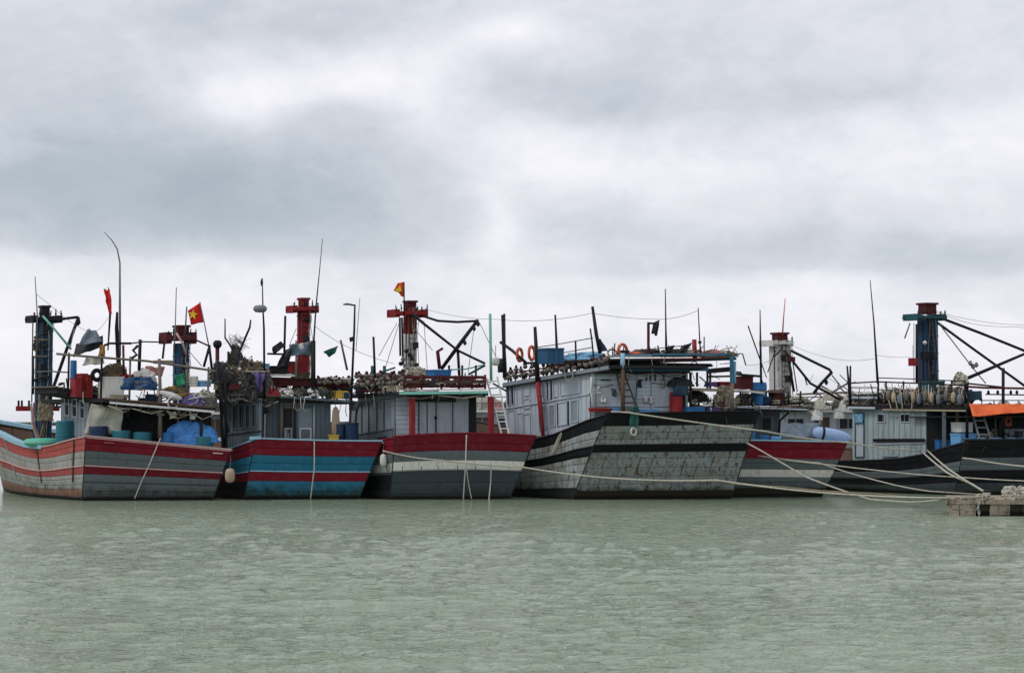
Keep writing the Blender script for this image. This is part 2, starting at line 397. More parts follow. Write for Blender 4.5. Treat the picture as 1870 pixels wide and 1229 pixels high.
# ------------------------------------------------------------------ water: one displaced sheet out to the horizon
def wave_field(X, Y):
    rs = np.random.RandomState(5); Z = np.zeros_like(X)
    for lam, amp, cnt, spread in ((3.6, .010, 8, .8), (1.8, .010, 14, .8), (.95, .0125, 24, .8), (.55, .0095, 28, .9), (.33, .005, 24, 1.0)):
        for i in range(cnt):
            l_ = lam * rs.uniform(.75, 1.3); th = math.radians(97) + rs.normal(0, .42 * spread)
            k = 2 * math.pi / l_; ph = rs.uniform(0, 6.283)
            q = np.sin(k * (X * math.cos(th) + Y * math.sin(th)) + ph + .9 * np.sin(X * .23 * rs.uniform(.5, 1.5) + ph) + .7 * np.sin(Y * .17 + X * .11 + ph * 2))
            Z += amp / math.sqrt(cnt) * 1.5 * q
    s_ = Z.std(); q = np.clip(Z / s_, -3, 2.6); Z = s_ * (q + .16 * q * q)     # peaked crests, broad troughs
    gust = .72 + .28 * np.sin(X * .19 + 1.3 * np.sin(Y * .13)) * np.sin(Y * .11 + .8 * np.sin(X * .09))
    return Z * gust
def make_water():
    ys = [17.0]
    while ys[-1] < 76: ys.append(ys[-1] + max(.055, ys[-1] ** 2 / (9600 * .42)) * .42)
    while ys[-1] < 7500: ys.append(ys[-1] * 1.10)
    ys = [-2500, -300, -40, -6, 4, 10, 14] + ys
    xs = list(np.arange(-26, 27.01, .095)); a = 27.0
    while a < 7000: a *= 1.12; xs.append(a); xs.insert(0, -a)
    X, Y = np.meshgrid(np.array(xs), np.array(ys))
    Z = wave_field(X, Y)
    damp = (1 - .85 * np.clip((Y - 55) / 7, 0, 1)) * np.clip((125 - Y) / 50, 0, 1) * np.clip((Y - 10) / 6, 0, 1) * np.clip((32 - np.abs(X)) / 6, 0, 1)
    Z = Z * damp
    nj = X.shape[1]; ni = X.shape[0]
    V = np.stack([X, Y, Z], -1).reshape(-1, 3)
    idx = np.arange(ni * nj).reshape(ni, nj)
    F = np.stack([idx[:-1, :-1], idx[:-1, 1:], idx[1:, 1:], idx[1:, :-1]], -1).reshape(-1, 4)
    me = bpy.data.meshes.new('water')
    me.vertices.add(len(V)); me.vertices.foreach_set('co', V.ravel())
    me.loops.add(F.size); me.loops.foreach_set('vertex_index', F.ravel().astype(np.int32))
    me.polygons.add(len(F)); me.polygons.foreach_set('loop_start', (np.arange(len(F)) * 4).astype(np.int32))
    me.polygons.foreach_set('use_smooth', np.ones(len(F), bool))
    me.update(calc_edges=True); me.validate()
    m, t, bs = newmat('harbour_water')
    geo = t.n('ShaderNodeNewGeometry'); pos = geo.outputs['Position']
    pl = t.noise(t.stretch(pos, (1, .6, 1)), .16, 4, .55)
    t.l(t.mix(pl, (.23, .29, .205), (.265, .322, .235)), bs.inputs['Base Color'])
    bs.inputs['Roughness'].default_value = .08; bs.inputs['IOR'].default_value = 1.33
    bs.inputs['Specular IOR Level'].default_value = .5
    b1 = t.n('ShaderNodeBump'); b1.inputs['Strength'].default_value = 1.0; b1.inputs['Distance'].default_value = .068
    def ridged(v): return t.m('POWER', t.m('SUBTRACT', 1.0, t.m('ABSOLUTE', t.m('MULTIPLY_ADD', v, 2.0, -1.0))), 3.0)
    def steps(sx, sy, sc, a, b_, off): return t.sstep(t.noise(t.stretch(pos, (sx, sy, 1), off), sc * .85, 3, .5, .6), a, b_)
    h = t.m('MULTIPLY', ridged(t.noise(t.stretch(pos, (.62, 1.2, 1), (5, 3, 0)), 1.5, 4, .55, .5)), 1.25)
    h = t.m('ADD', h, t.m('MULTIPLY', ridged(t.noise(t.stretch(pos, (.62, 1.3, 1), (1, 9, 0)), 3.6, 3, .55, .5)), .75))
    h = t.m('ADD', h, t.m('MULTIPLY', t.noise(t.stretch(pos, (.7, 1.3, 1), (2, 2, 0)), 5.5, 4, .62, .4), .85))
    h = t.m('ADD', h, t.m('MULTIPLY', steps(.8, 1.25, 3.4, .50, .64, (9, 5, 0)), .45))
    sy = t.n('ShaderNodeSeparateXYZ'); t.l(pos, sy.inputs[0]); yy = sy.outputs[1]
    calm = t.sstep(t.noise(t.stretch(pos, (.6, 1, 1), (7, 1, 0)), .11, 3, .6, .8), .30, .62)
    h = t.m('MULTIPLY', h, t.m('MULTIPLY', t.m('MULTIPLY_ADD', calm, .55, .6), t.m('SUBTRACT', 1.0, t.m('MULTIPLY', t.sstep(yy, 56, 63), .8))))
    t.l(h, b1.inputs['Height']); t.l(b1.outputs[0], bs.inputs['Normal'])
    me.materials.append(m)
    o = bpy.data.objects.new('water', me); COL.objects.link(o); tag(o, 'pale grey green harbour water with small wind ripples', None, None, 'structure')
make_water()
# ------------------------------------------------------------------ boats
class Boat:
    def __init__(s, label, TL, TR, BL, BR, tilt, head, rake, L, bowrake, bulge, sheer, camber=0.0, group='fishing boats moored in a row', Y=None):
        t = math.radians(tilt); h = math.radians(head)
        s.u = A(math.cos(t), math.sin(t), 0); s.f = A(-math.sin(h), math.cos(h), 0); s.n = A(math.sin(t), -math.cos(t), 0)
        s.mn = nrm(A(math.cos(h), math.sin(h), 0))
        g = ground(*BL)
        s.P0 = g - s.f * rake; s.rake, s.L, s.br, s.bu, s.sheer, s.cam = rake, L, bowrake, bulge, sheer, camber
        s.TL = s.p(*TL, 0); s.TR = s.p(*TR, 0); s.BL = s.p(*BL, rake); s.BR = s.p(*BR, rake)
        s.BL[2] = s.BR[2] = 0
        c = (s.BL + s.BR) / 2 + s.f * (L / 2 - rake); c[2] = 0
        s.root = thing('fishing_boat', label, 'fishing boat', c, group)
        s.H = (s.TL[2] + s.TR[2]) / 2
    def p(s, px, py, v):                       # point of the photograph on the cross plane v metres ahead of the stern
        r = ray(px, py); q = s.P0 + s.f * v - CC
        return CC + r * ((s.n @ q) / (s.n @ r))
    def ps(s, px, py, a):                      # ... on the fore-and-aft plane a metres to the right of the left corner
        r = ray(px, py); q = s.P0 + s.u * a - CC
        return CC + r * ((s.mn @ q) / (s.mn @ r))
    def T(s, a, k):
        P = (s.BL * (1 - a) + s.BR * a) * (1 - k) + (s.TL * (1 - a) + s.TR * a) * k
        P[2] += s.cam * 4 * a * (1 - a) * max(k, 0)
        return P
    def shf(s, t):
        x = np.array([q[0] for q in s.sheer]); y = np.array([q[1] for q in s.sheer])
        return float(sum(np.interp(t + d, x, y) for d in (-.05, -.025, 0, .025, .05)) / 5)
    def S(s, sd, t, k, off=0.0, inn=False):
        E = s.T(sd, k); Cc = s.T(.5, k); Cc[2] = E[2] * (1 - t) + Cc[2] * t; kk = min(max(k, -.3), 1)
        pw = 1.9 + 1.5 * kk
        sh = (1 + s.bu * math.sin(math.pi * min(t * 1.0, 1))) * max(0, (1 - t ** pw))
        if k < 0: sh *= 1 + k * .5
        ln = s.L - s.br * (1 - k) - s.rake * (1 - k)
        side = 1 if sd else -1
        P = Cc + (E - Cc) * sh + s.f * ln * t
        P[2] = (E[2] * (1 - t) + Cc[2] * t)
        if P[2] > 0: P[2] *= s.shf(t)
        return P + s.u * side * off * (1 if t < .995 else 0)
    def hull(s, tb, sb, nseg=20, seed=1, tsegs=1, deck=.66, deckm='brown_wood', inner='brown_wood', cap='pink_trim', nk=10):
        """tb: transom bands, sb: side bands, each [(k_low, k_high, material, strakes)]"""
        rr = random.Random(seed)
        ts = [i / nseg for i in range(nseg + 1)]
        ks = [-.35, 0, .15, .3, .45, .6, .75, .9, 1.0]
        sh = MB()
        L_ = [[s.S(0, t, k, -.05) for t in ts] for k in ks]; R_ = [[s.S(1, t, k, -.05) for t in ts] for k in ks]
        sh.grid(L_).grid([r[::-1] for r in R_])
        sh.grid([[s.T(a / 8 * .98 + .01, k) + s.f * .05 for a in range(9)][::-1] for k in ks])
        hull = sh.build('hull', 'dark_grey_hull', s.root, smooth=False)
        # strakes
        def strake(fn, a0, a1, k0, k1, outv, n, m_, jit):
            e = min(.006, (k1 - k0) * .08); P = []
            prof = [(k0 + .001, 0.0), (k0 + e, jit), ((k0 + k1) / 2, jit + .006), (k1 - e, jit), (k1 - .001, 0.0)]
            for i in range(n + 1):
                a = a0 + (a1 - a0) * i / n
                P.append([fn(a, k) + outv * o_ for k, o_ in prof])
            return MB().grid(P).build('plank', m_, hull)
        def cuts_(n): return [0] + [(i + rr.uniform(-.16, .16)) / n for i in range(1, n)] + [1]
        for (b0, b1, m_, ns) in tb:
            cu = cuts_(ns)
            for i in range(ns):
                k0 = b0 + (b1 - b0) * cu[i]; k1 = b0 + (b1 - b0) * cu[i + 1]
                if tsegs > 1:
                    cuts = [0] + sorted(rr.uniform(.12, .88) for _ in range(tsegs - 1)) + [1]
                else: cuts = [0, 1]
                for a0, a1 in zip(cuts, cuts[1:]):
                    if a1 - a0 < .03: continue
                    strake(lambda a, k: s.T(a, k), a0 + (.0015 if a0 else 0), a1 - (.0015 if a1 < 1 else 0), k0, k1, -s.f, 8 if len(cuts) == 2 else 4, m_, .022 + rr.uniform(0, .007))
        for sd in (0, 1):
            for (b0, b1, m_, ns) in sb:
                ns_ = ns if sd == 0 else max(1, ns // 2); cu = cuts_(ns_)
                for i in range(ns_):
                    k0 = b0 + (b1 - b0) * cu[i]; k1 = b0 + (b1 - b0) * cu[i + 1]
                    strake(lambda a, k: s.S(sd, a, k), 0, 1, k0, k1, s.u * (1 if sd else -1), nseg, m_, .022 + rr.uniform(0, .008))
        # corner posts of the stern
        for sd in (0, 1):
            MB().tube([s.T(sd, k) - s.f * .0 for k in (-.2, 0, .25, .5, .75, 1)], .03, 6).build('corner_post', 'cabin_dark', s.root)
        # deck, bulwark inside, cap rail
        rows = []
        for t in ts[:-1]:
            l = s.S(0, t, deck, -.06); r = s.S(1, t, deck, -.06); rows.append([l + (r - l) * j / 6 + ZU * .05 * math.sin(math.pi * j / 6) for j in range(7)])
        MB().grid(rows).build('deck', deckm, s.root)
        inb = MB()
        for sd in (0, 1):
            P = [[s.S(sd, t, k, -.16) for t in ts] for k in (deck - .02, .85, .995)]
            inb.grid(P if sd else [r[::-1] for r in P])
        inb.grid([[s.T(.02 + .96 * j / 8, k) + s.f * .14 for j in range(9)] for k in (deck - .02, .85, .995)])
        inb.build('bulwark_lining', inner, s.root)
        for sd in (0, 1):
            for t in np.linspace(.05, .92, 14):
                a_ = s.S(sd, t, deck, -.17); b_ = s.S(sd, t, .99, -.17)
                MB().beam(a_, b_, .10, .09).build('rib', inner, s.root)
        cp = MB()
        def strip(pts, wv, h):
            for p_, q_ in zip(pts, pts[1:]):
                w0 = wv(p_); cp.hexa([p_[0] - w0[0], p_[0] + w0[0], q_[0] + w0[0], q_[0] - w0[0], p_[0] - w0[0] + ZU * h, p_[0] + w0[0] + ZU * h, q_[0] + w0[0] + ZU * h, q_[0] - w0[0] + ZU * h])
        for sd in (0, 1):
            pts = [(s.S(sd, t, 1, -.05),) for t in ts]
            strip(pts, lambda q: (s.u * .13,), .055)
        pts = [(s.T(j / 10, 1) + s.f * .04,) for j in range(11)]
        strip(pts, lambda q: (s.f * .12,), .058)
        cp.build('cap_rail', cap, s.root)
        return hull
    def trim(s, k, m_, h=.05, th=.05, side=True, stern=True, name='rubbing_strip'):
        if stern:
            P = [s.T(j / 10, k) - s.f * .045 for j in range(11)]; mb = MB()
            for p_, q_ in zip(P, P[1:]): mb.beam(p_, q_, th, h)
            mb.build(name, m_, s.root)
        if side:
            P = [s.S(0, j / 20, k, .045) for j in range(21)]; mb = MB()
            for p_, q_ in zip(P, P[1:]): mb.beam(p_, q_, th, h)
            mb.build(name, m_, s.root)
    # -- parts given by their pixels
    def pole(s, pts, v, r, m_='dark_metal', name='pole', top=None, n=7):
        P = [s.p(*q[:2], v if len(q) < 3 else q[2]) for q in pts]
        rs = r if not hasattr(r, '__len__') else list(r)
        return MB().tube(P, rs, n).build(name, m_, s.root, smooth=True)
    def bar(s, pts, v, w_, h_, m_, name='beam'):
        P = [s.p(*q[:2], v if len(q) < 3 else q[2]) for q in pts]; mb = MB()
        for a_, b_ in zip(P, P[1:]): mb.beam(a_, b_, w_, h_)
        return mb.build(name, m_, s.root)
    def slab(s, l, r, v, depth, th, m_, name='roof', parent=None, drop=0.0):
        a = s.p(*l, v); b = s.p(*r, v); d = s.f * depth - ZU * drop
        return MB().hexa([a - ZU * th, b - ZU * th, b - ZU * th + d, a - ZU * th + d, a, b, b + d, a + d]).build(name, m_, parent or s.root)
def wall(root, q, n, m_, th=.03, horiz=False, gap=.014, name='cabin_wall', skip=(), back='cabin_dark', seed=3, batten=None, rails=(), railm=None):
    """boarded wall on the quad q = [bottom left, bottom right, top right, top left]; boards are its sub-parts"""
    bl, br, tr, tl = [np.asarray(p_, float) for p_ in q]
    nn = nrm(np.cross(br - bl, tl - bl))
    if nn @ (CC - (bl + tr) / 2) < 0: nn = -nn
    rr = random.Random(seed)
    F = lambda x, y: (bl * (1 - x) + br * x) * (1 - y) + (tl * (1 - x) + tr * x) * y
    w_ = np.linalg.norm(br - bl) if not horiz else np.linalg.norm(tl - bl)
    g = gap / w_ / 2
    bm = MB()
    segs = []
    for i in range(n):
        if i in skip: continue
        x0, x1 = i / n, (i + 1) / n
        P = [F(x0, 0), F(x1, 0), F(x1, 1), F(x0, 1)] if not horiz else [F(0, x0), F(1, x0), F(1, x1), F(0, x1)]
        bm.hexa([P[0] - nn * .06, P[1] - nn * .06, P[2] - nn * .06, P[3] - nn * .06, P[0] - nn * .012, P[1] - nn * .012, P[2] - nn * .012, P[3] - nn * .012])
    wo_ = bm.build(name, back, root)
    for i in range(n):
        if i in skip: continue
        x0, x1 = i / n + g, (i + 1) / n - g; o = rr.uniform(0, .008)
        P = [F(x0, 0), F(x1, 0), F(x1, 1), F(x0, 1)] if not horiz else [F(0, x0), F(1, x0), F(1, x1), F(0, x1)]
        a_ = -nn * .01; b_ = nn * (th * .5 + o)
        MB().hexa([P[0] + a_, P[1] + a_, P[2] + a_, P[3] + a_] + [P[0] + b_, P[1] + b_, P[2] + b_, P[3] + b_]).build('plank', m_, wo_)
        if batten:
            c0 = F(x0, 0) + nn * (th * .5 + .012); c1 = F(x0, 1) + nn * (th * .5 + .012)
            MB().beam(c0, c1, .035, .025, nn).build('batten', batten, wo_)
    for ry in rails:
        a_ = F(0, ry) + nn * (th * .5 + .022); b_ = F(1, ry) + nn * (th * .5 + .022)
        MB().beam(a_, b_, .07, .035, nn).build('rail', railm or m_, wo_)
    return wo_, F, nn
def panel(wo_, F, nn, x0, x1, y0, y1, m_, fr=.045, name='panel', depth=.035, inner='cabin_dark', glass=False):
    """raised frame round a sunk field: door leaf or shutter on a wall"""
    X = nrm(F(x1, y0) - F(x0, y0)); lx = np.linalg.norm(F(x1, y0) - F(x0, y0)); ly = np.linalg.norm(F(x0, y1) - F(x0, y0))
    fx = fr / lx * (x1 - x0); fy = fr / ly * (y1 - y0); o = .034
    mb = MB()
    for (a, b, c, d) in ((x0, x0 + fx, y0, y1), (x1 - fx, x1, y0, y1), (x0 + fx, x1 - fx, y0, y0 + fy), (x0 + fx, x1 - fx, y1 - fy, y1)):
        P = [F(a, c), F(b, c), F(b, d), F(a, d)]
        mb.hexa([p_ + nn * .012 for p_ in P] + [p_ + nn * (o + depth) for p_ in P])
    f = mb.build('frame', m_, wo_)
    P = [F(x0 + fx, y0 + fy), F(x1 - fx, y0 + fy), F(x1 - fx, y1 - fy), F(x0 + fx, y1 - fy)]
    MB().hexa([p_ + nn * .013 for p_ in P] + [p_ + nn * (o - .006) for p_ in P]).build(name, inner, wo_)
# -- loose things
def crate(B, v, x0, y0, x1, y1, m_, label, cat='crate', d=.45, group=None, z=None, lid=None, ribs=3, taper=.05, name='crate'):
    a = B.p(x0, y1, v); b = B.p(x1, y1, v); c = B.p(x0, y0, v); zb = a[2] if z is None else z; zt = c[2]
    b[2] = zb; a[2] = zb; hx = (b - a) / 2; c0 = (a + b) / 2 + B.f * d / 2; fy = B.f * d / 2
    t = thing(name, label, cat, c0, group)
    H = zt - zb; k = 1 - taper; w_ = .025
    mb = MB()
    lo = [c0 - hx * k - fy * k, c0 + hx * k - fy * k, c0 + hx * k + fy * k, c0 - hx * k + fy * k]
    hi = [c0 - hx - fy + ZU * H, c0 + hx - fy + ZU * H, c0 + hx + fy + ZU * H, c0 - hx + fy + ZU * H]
    inn = [h + nrm((c0 + ZU * H) - h) * .04 for h in hi]; inb = [l + ZU * .04 + nrm(c0 - l) * .04 for l in lo]
    bs_ = len(mb.v); mb.add(lo + hi + inn + inb, [(3, 2, 1, 0)] + [(i, (i + 1) % 4, 4 + (i + 1) % 4, 4 + i) for i in range(4)] + [(4 + i, 4 + (i + 1) % 4, 8 + (i + 1) % 4, 8 + i) for i in range(4)] + [(8 + i, 8 + (i + 1) % 4, 12 + (i + 1) % 4, 12 + i) for i in range(4)] + [(12, 13, 14, 15)])
    mb.build('body', m_, t, bevel=.008)
    rm = MB()
    for i in range(4): rm.beam(hi[i] - ZU * .02, hi[(i + 1) % 4] - ZU * .02, .05, .045)
    rm.build('rim', m_, t)
    if ribs:
        rb = MB()
        for i in range(1, ribs + 1):
            f = i / (ribs + 1)
            rb.beam(lo[0] * (1 - f) + lo[1] * f - fy * .01, hi[0] * (1 - f) + hi[1] * f - ZU * .03, .03, .03, B.f)
        rb.build('rib', m_, t)
    if lid:
        MB().hexa([h - nrm((c0 + ZU * H) - h) * .02 for h in hi] + [h - nrm((c0 + ZU * H) - h) * .02 + ZU * .04 for h in hi]).build('lid', lid, t, bevel=.01)
    return t
def drum(B, v, x0, y0, x1, y1, m_, label, cat='barrel', group=None, z=None, taper=0.0, open_=False, name='barrel', lid=None):
    a = B.p(x0, y1, v); b = B.p(x1, y1, v); c = B.p(x0, y0, v); zb = a[2] if z is None else z; H = c[2] - zb
    R = np.linalg.norm((b - a)[:2]) / 2; c0 = (a + b) / 2 + B.f * R; c0[2] = zb
    t = thing(name, label, cat, c0, group); k = 1 - taper
    if open_: prof = [(R * k * .9, 0), (R * k, .03), (R, H - .03), (R * 1.05, H - .03), (R * 1.05, H), (R * .93, H), (R * .90, H - .1), (R * k * .85, .06)]
    else: prof = [(R * .9, 0), (R, .03), (R * k + R * .02 * 0, H * .32), (R * 1.03, H * .34), (R, H * .36), (R, H * .64), (R * 1.03, H * .66), (R, H * .68), (R * .98, H - .05), (R * .9, H), (R * .82, H), (R * .80, H - .02)]
    MB().lathe(c0, prof, 20).build('body', m_, t, smooth=False, bevel=.0)
    if not open_: MB().lathe(c0 + ZU * (H - .02), [(R * .8, 0), (R * .8, .015)], 16).build('lid', lid or m_, t)
    else: MB().ring(c0 + ZU * (H - .015), R * 1.0, .02, ZU, 20, 6).build('rim', m_, t, smooth=True)
    return t
def sheetq(B, v, q, m_, label, cat='tarpaulin', nx=10, ny=8, amp=.05, freq=2.3, name='tarpaulin', seed=0, th=.012, v2=None, base=None, group=None, parent=None):
    """wrinkled cloth on a pixel quad [top left, top right, bottom right, bottom left]; v2: plane of the lower edge"""
    v2 = v if v2 is None else v2
    tl, tr = B.p(*q[0], v), B.p(*q[1], v); br, bl = B.p(*q[2], v2), B.p(*q[3], v2)
    P = []
    for i in range(ny + 1):
        y = i / ny; row = []
        for j in range(nx + 1):
            x = j / nx; p_ = (tl * (1 - x) + tr * x) * (1 - y) + (bl * (1 - x) + br * x) * y
            w_ = mnoise.noise(Vector((p_[0] * freq + seed * 7.3, p_[1] * freq, p_[2] * freq))) + .5 * mnoise.noise(Vector((p_[0] * freq * 2.7, seed * 3.1, p_[2] * freq * 1.2)))
            w_ += .5 * math.sin(x * 9 + seed + y * 2)
            row.append(p_ - B.f * (amp * w_) + ZU * amp * .3 * w_)
        P.append(row)
    o = MB().sheet(P, -B.n * th).build(name, m_, parent, smooth=True)
    if parent is None: tag(o, label, cat, group)
    return o
def heap(c, rx, ry, rz, m_, label, cat='fishing net', seed=0, u=A(1, 0, 0), f=A(0, 1, 0), amp=.25, strands=0, sm='rope_dirty', name='net_pile', group=None, sr=.02, floats=0):
    c = A(*c); t = thing(name, label, cat, c, group); n, k = 22, 9; mb = MB(); P = []
    def surf(a, e, g=1.0):
        d = u * math.cos(a) * math.cos(e) + f * math.sin(a) * math.cos(e) + ZU * math.sin(e)
        w_ = 1 + amp * (mnoise.noise(Vector((d[0] * 1.9 + seed * 5.1, d[1] * 1.9 + seed, d[2] * 2.4))) + .5 * mnoise.noise(Vector((d[0] * 6 + seed, d[1] * 6, d[2] * 6 + seed * 2))) * 1.3)
        ce = abs(math.cos(e)) ** .8; se = max(0, math.sin(e))
        return c + (u * math.cos(a) * rx * ce + f * math.sin(a) * ry * ce + ZU * rz * se) * w_ * g
    for i in range(k + 1):
        e = (math.pi / 2) * i / k
        P.append([surf(2 * math.pi * j / n, e) for j in range(n + 1)])
    mb.grid(P); mb.build('netting', m_, t, smooth=False)
    rr = random.Random(seed)
    if strands:
        sm_ = MB()
        for _ in range(strands):
            a0 = rr.uniform(0, 6.28); e0 = rr.uniform(0, 1.2); pts = []
            da = rr.uniform(-.35, .35); de = rr.uniform(-.22, .22)
            for i in range(9):
                a0 += da + rr.uniform(-.2, .2); e0 = min(1.5, max(-.0, e0 + de + rr.uniform(-.12, .12)))
                pts.append(surf(a0, e0, 1.03) + ZU * rr.uniform(0, .03))
            sm_.tube(pts, sr, 4)
        sm_.build('rope', sm, t)
    for i in range(floats):
        a0 = rr.uniform(3.4, 6.0); e0 = rr.uniform(.1, 1.2)
        MB().lathe(surf(a0, e0, 1.02), [(.02, -.07), (.06, -.04), (.07, 0), (.06, .04), (.02, .07)], 8).build('float', rr.choice(['foam_tan', 'plastic_white', 'lamp_cap']), t)
    return t
def rope(label, pts, m_='rope_pale', r=.03, sag=0.0, name='mooring_rope', cat='rope', group=None, n=14):
    P = []
    pts = [A(*p_) for p_ in pts]
    for i, (a_, b_) in enumerate(zip(pts, pts[1:])):
        sg = sag if not hasattr(sag, '__len__') else sag[i]
        for j in range(n if i < len(pts) - 2 else n + 1):
            x = j / n; q = a_ * (1 - x) + b_ * x; q = q - ZU * sg * 4 * x * (1 - x); P.append(q)
    return tag(MB().tube(P, r, 6).build(name, m_, smooth=True), label, cat, group)
def lifering(c, axis, label, R=.30, r=.065, group=None, m_='plastic_orange'):
    t = thing('life_ring', label, 'life ring', A(*c) - ZU * (R + r), group)
    MB().ring(c, R, r, axis, 26, 8).build('ring', m_, t, smooth=True)
    ax = nrm(axis); x = nrm(np.cross(ax, ZU)); y = np.cross(ax, x); mb = MB()
    for i in range(4):
        a = math.pi / 4 + i * math.pi / 2; d = x * math.cos(a) + y * math.sin(a)
        mb.ring(A(*c) + d * R, r * 1.06, .012, np.cross(ax, d), 10, 4)
    mb.build('band', 'plastic_white', t)
    return t
NUM = 'first second third fourth fifth sixth seventh eighth ninth tenth eleventh twelfth thirteenth fourteenth fifteenth sixteenth seventeenth eighteenth nineteenth twentieth twenty-first twenty-second twenty-third twenty-fourth twenty-fifth twenty-sixth twenty-seventh twenty-eighth'.split()
def lamp_row(pts, label, group, seed=0, s_=1.0):
    """row of bulb shaped lamps: the first is built, the others are copies of it and its parts"""
    rr = random.Random(seed); out = []
    c = A(*pts[0]); t = thing('fishing_lamp', label, 'lamp', c, group)
    MB().lathe(c, [(.03, 0), (.10, .04), (.125, .10), (.11, .16), (.06, .20)], 10).build('bulb', 'lamp_glass', t, smooth=True)
    MB().lathe(c + ZU * .19, [(.06, 0), (.065, .02), (.06, .10), (.035, .13)], 8).build('socket', 'lamp_cap', t)
    out.append(t)
    for q in pts[1:]:
        r = t.copy(); COL.objects.link(r); r.location = tuple(q)
        for ch in list(t.children):
            d = ch.copy(); COL.objects.link(d); d.parent = r
        out.append(r)
    for i, o in enumerate(out):
        o['label'] = NUM[i] + ' lamp from the left ' + label
        o.location = Vector(o.location) + Vector((rr.uniform(-.05, .05), rr.uniform(-.1, .1), rr.uniform(-.04, .05)))
        o.rotation_euler = (rr.uniform(-.5, .5), rr.uniform(-.5, .5), rr.uniform(0, 3)); k = s_ * rr.uniform(.8, 1.2); o.scale = (k, k, k)
    return out
def fender(c, label, r=.16, h=.5, m_='foam_tan', ax=ZU, group=None):
    c = A(*c); t = thing('fender', label, 'fender', c - ZU * h / 2, group)
    MB().lathe(c, [(r * .35, -h / 2), (r * .8, -h * .42), (r, -h * .2), (r, h * .2), (r * .8, h * .42), (r * .3, h / 2)], 14, ax).build('body', m_, t, smooth=True)
    MB().tube([c + nrm(ax) * h / 2, c + nrm(ax) * h / 2 + ZU * .5 + A(0, .15, 0)], .015, 5).build('rope', 'rope_dirty', t)
    return t
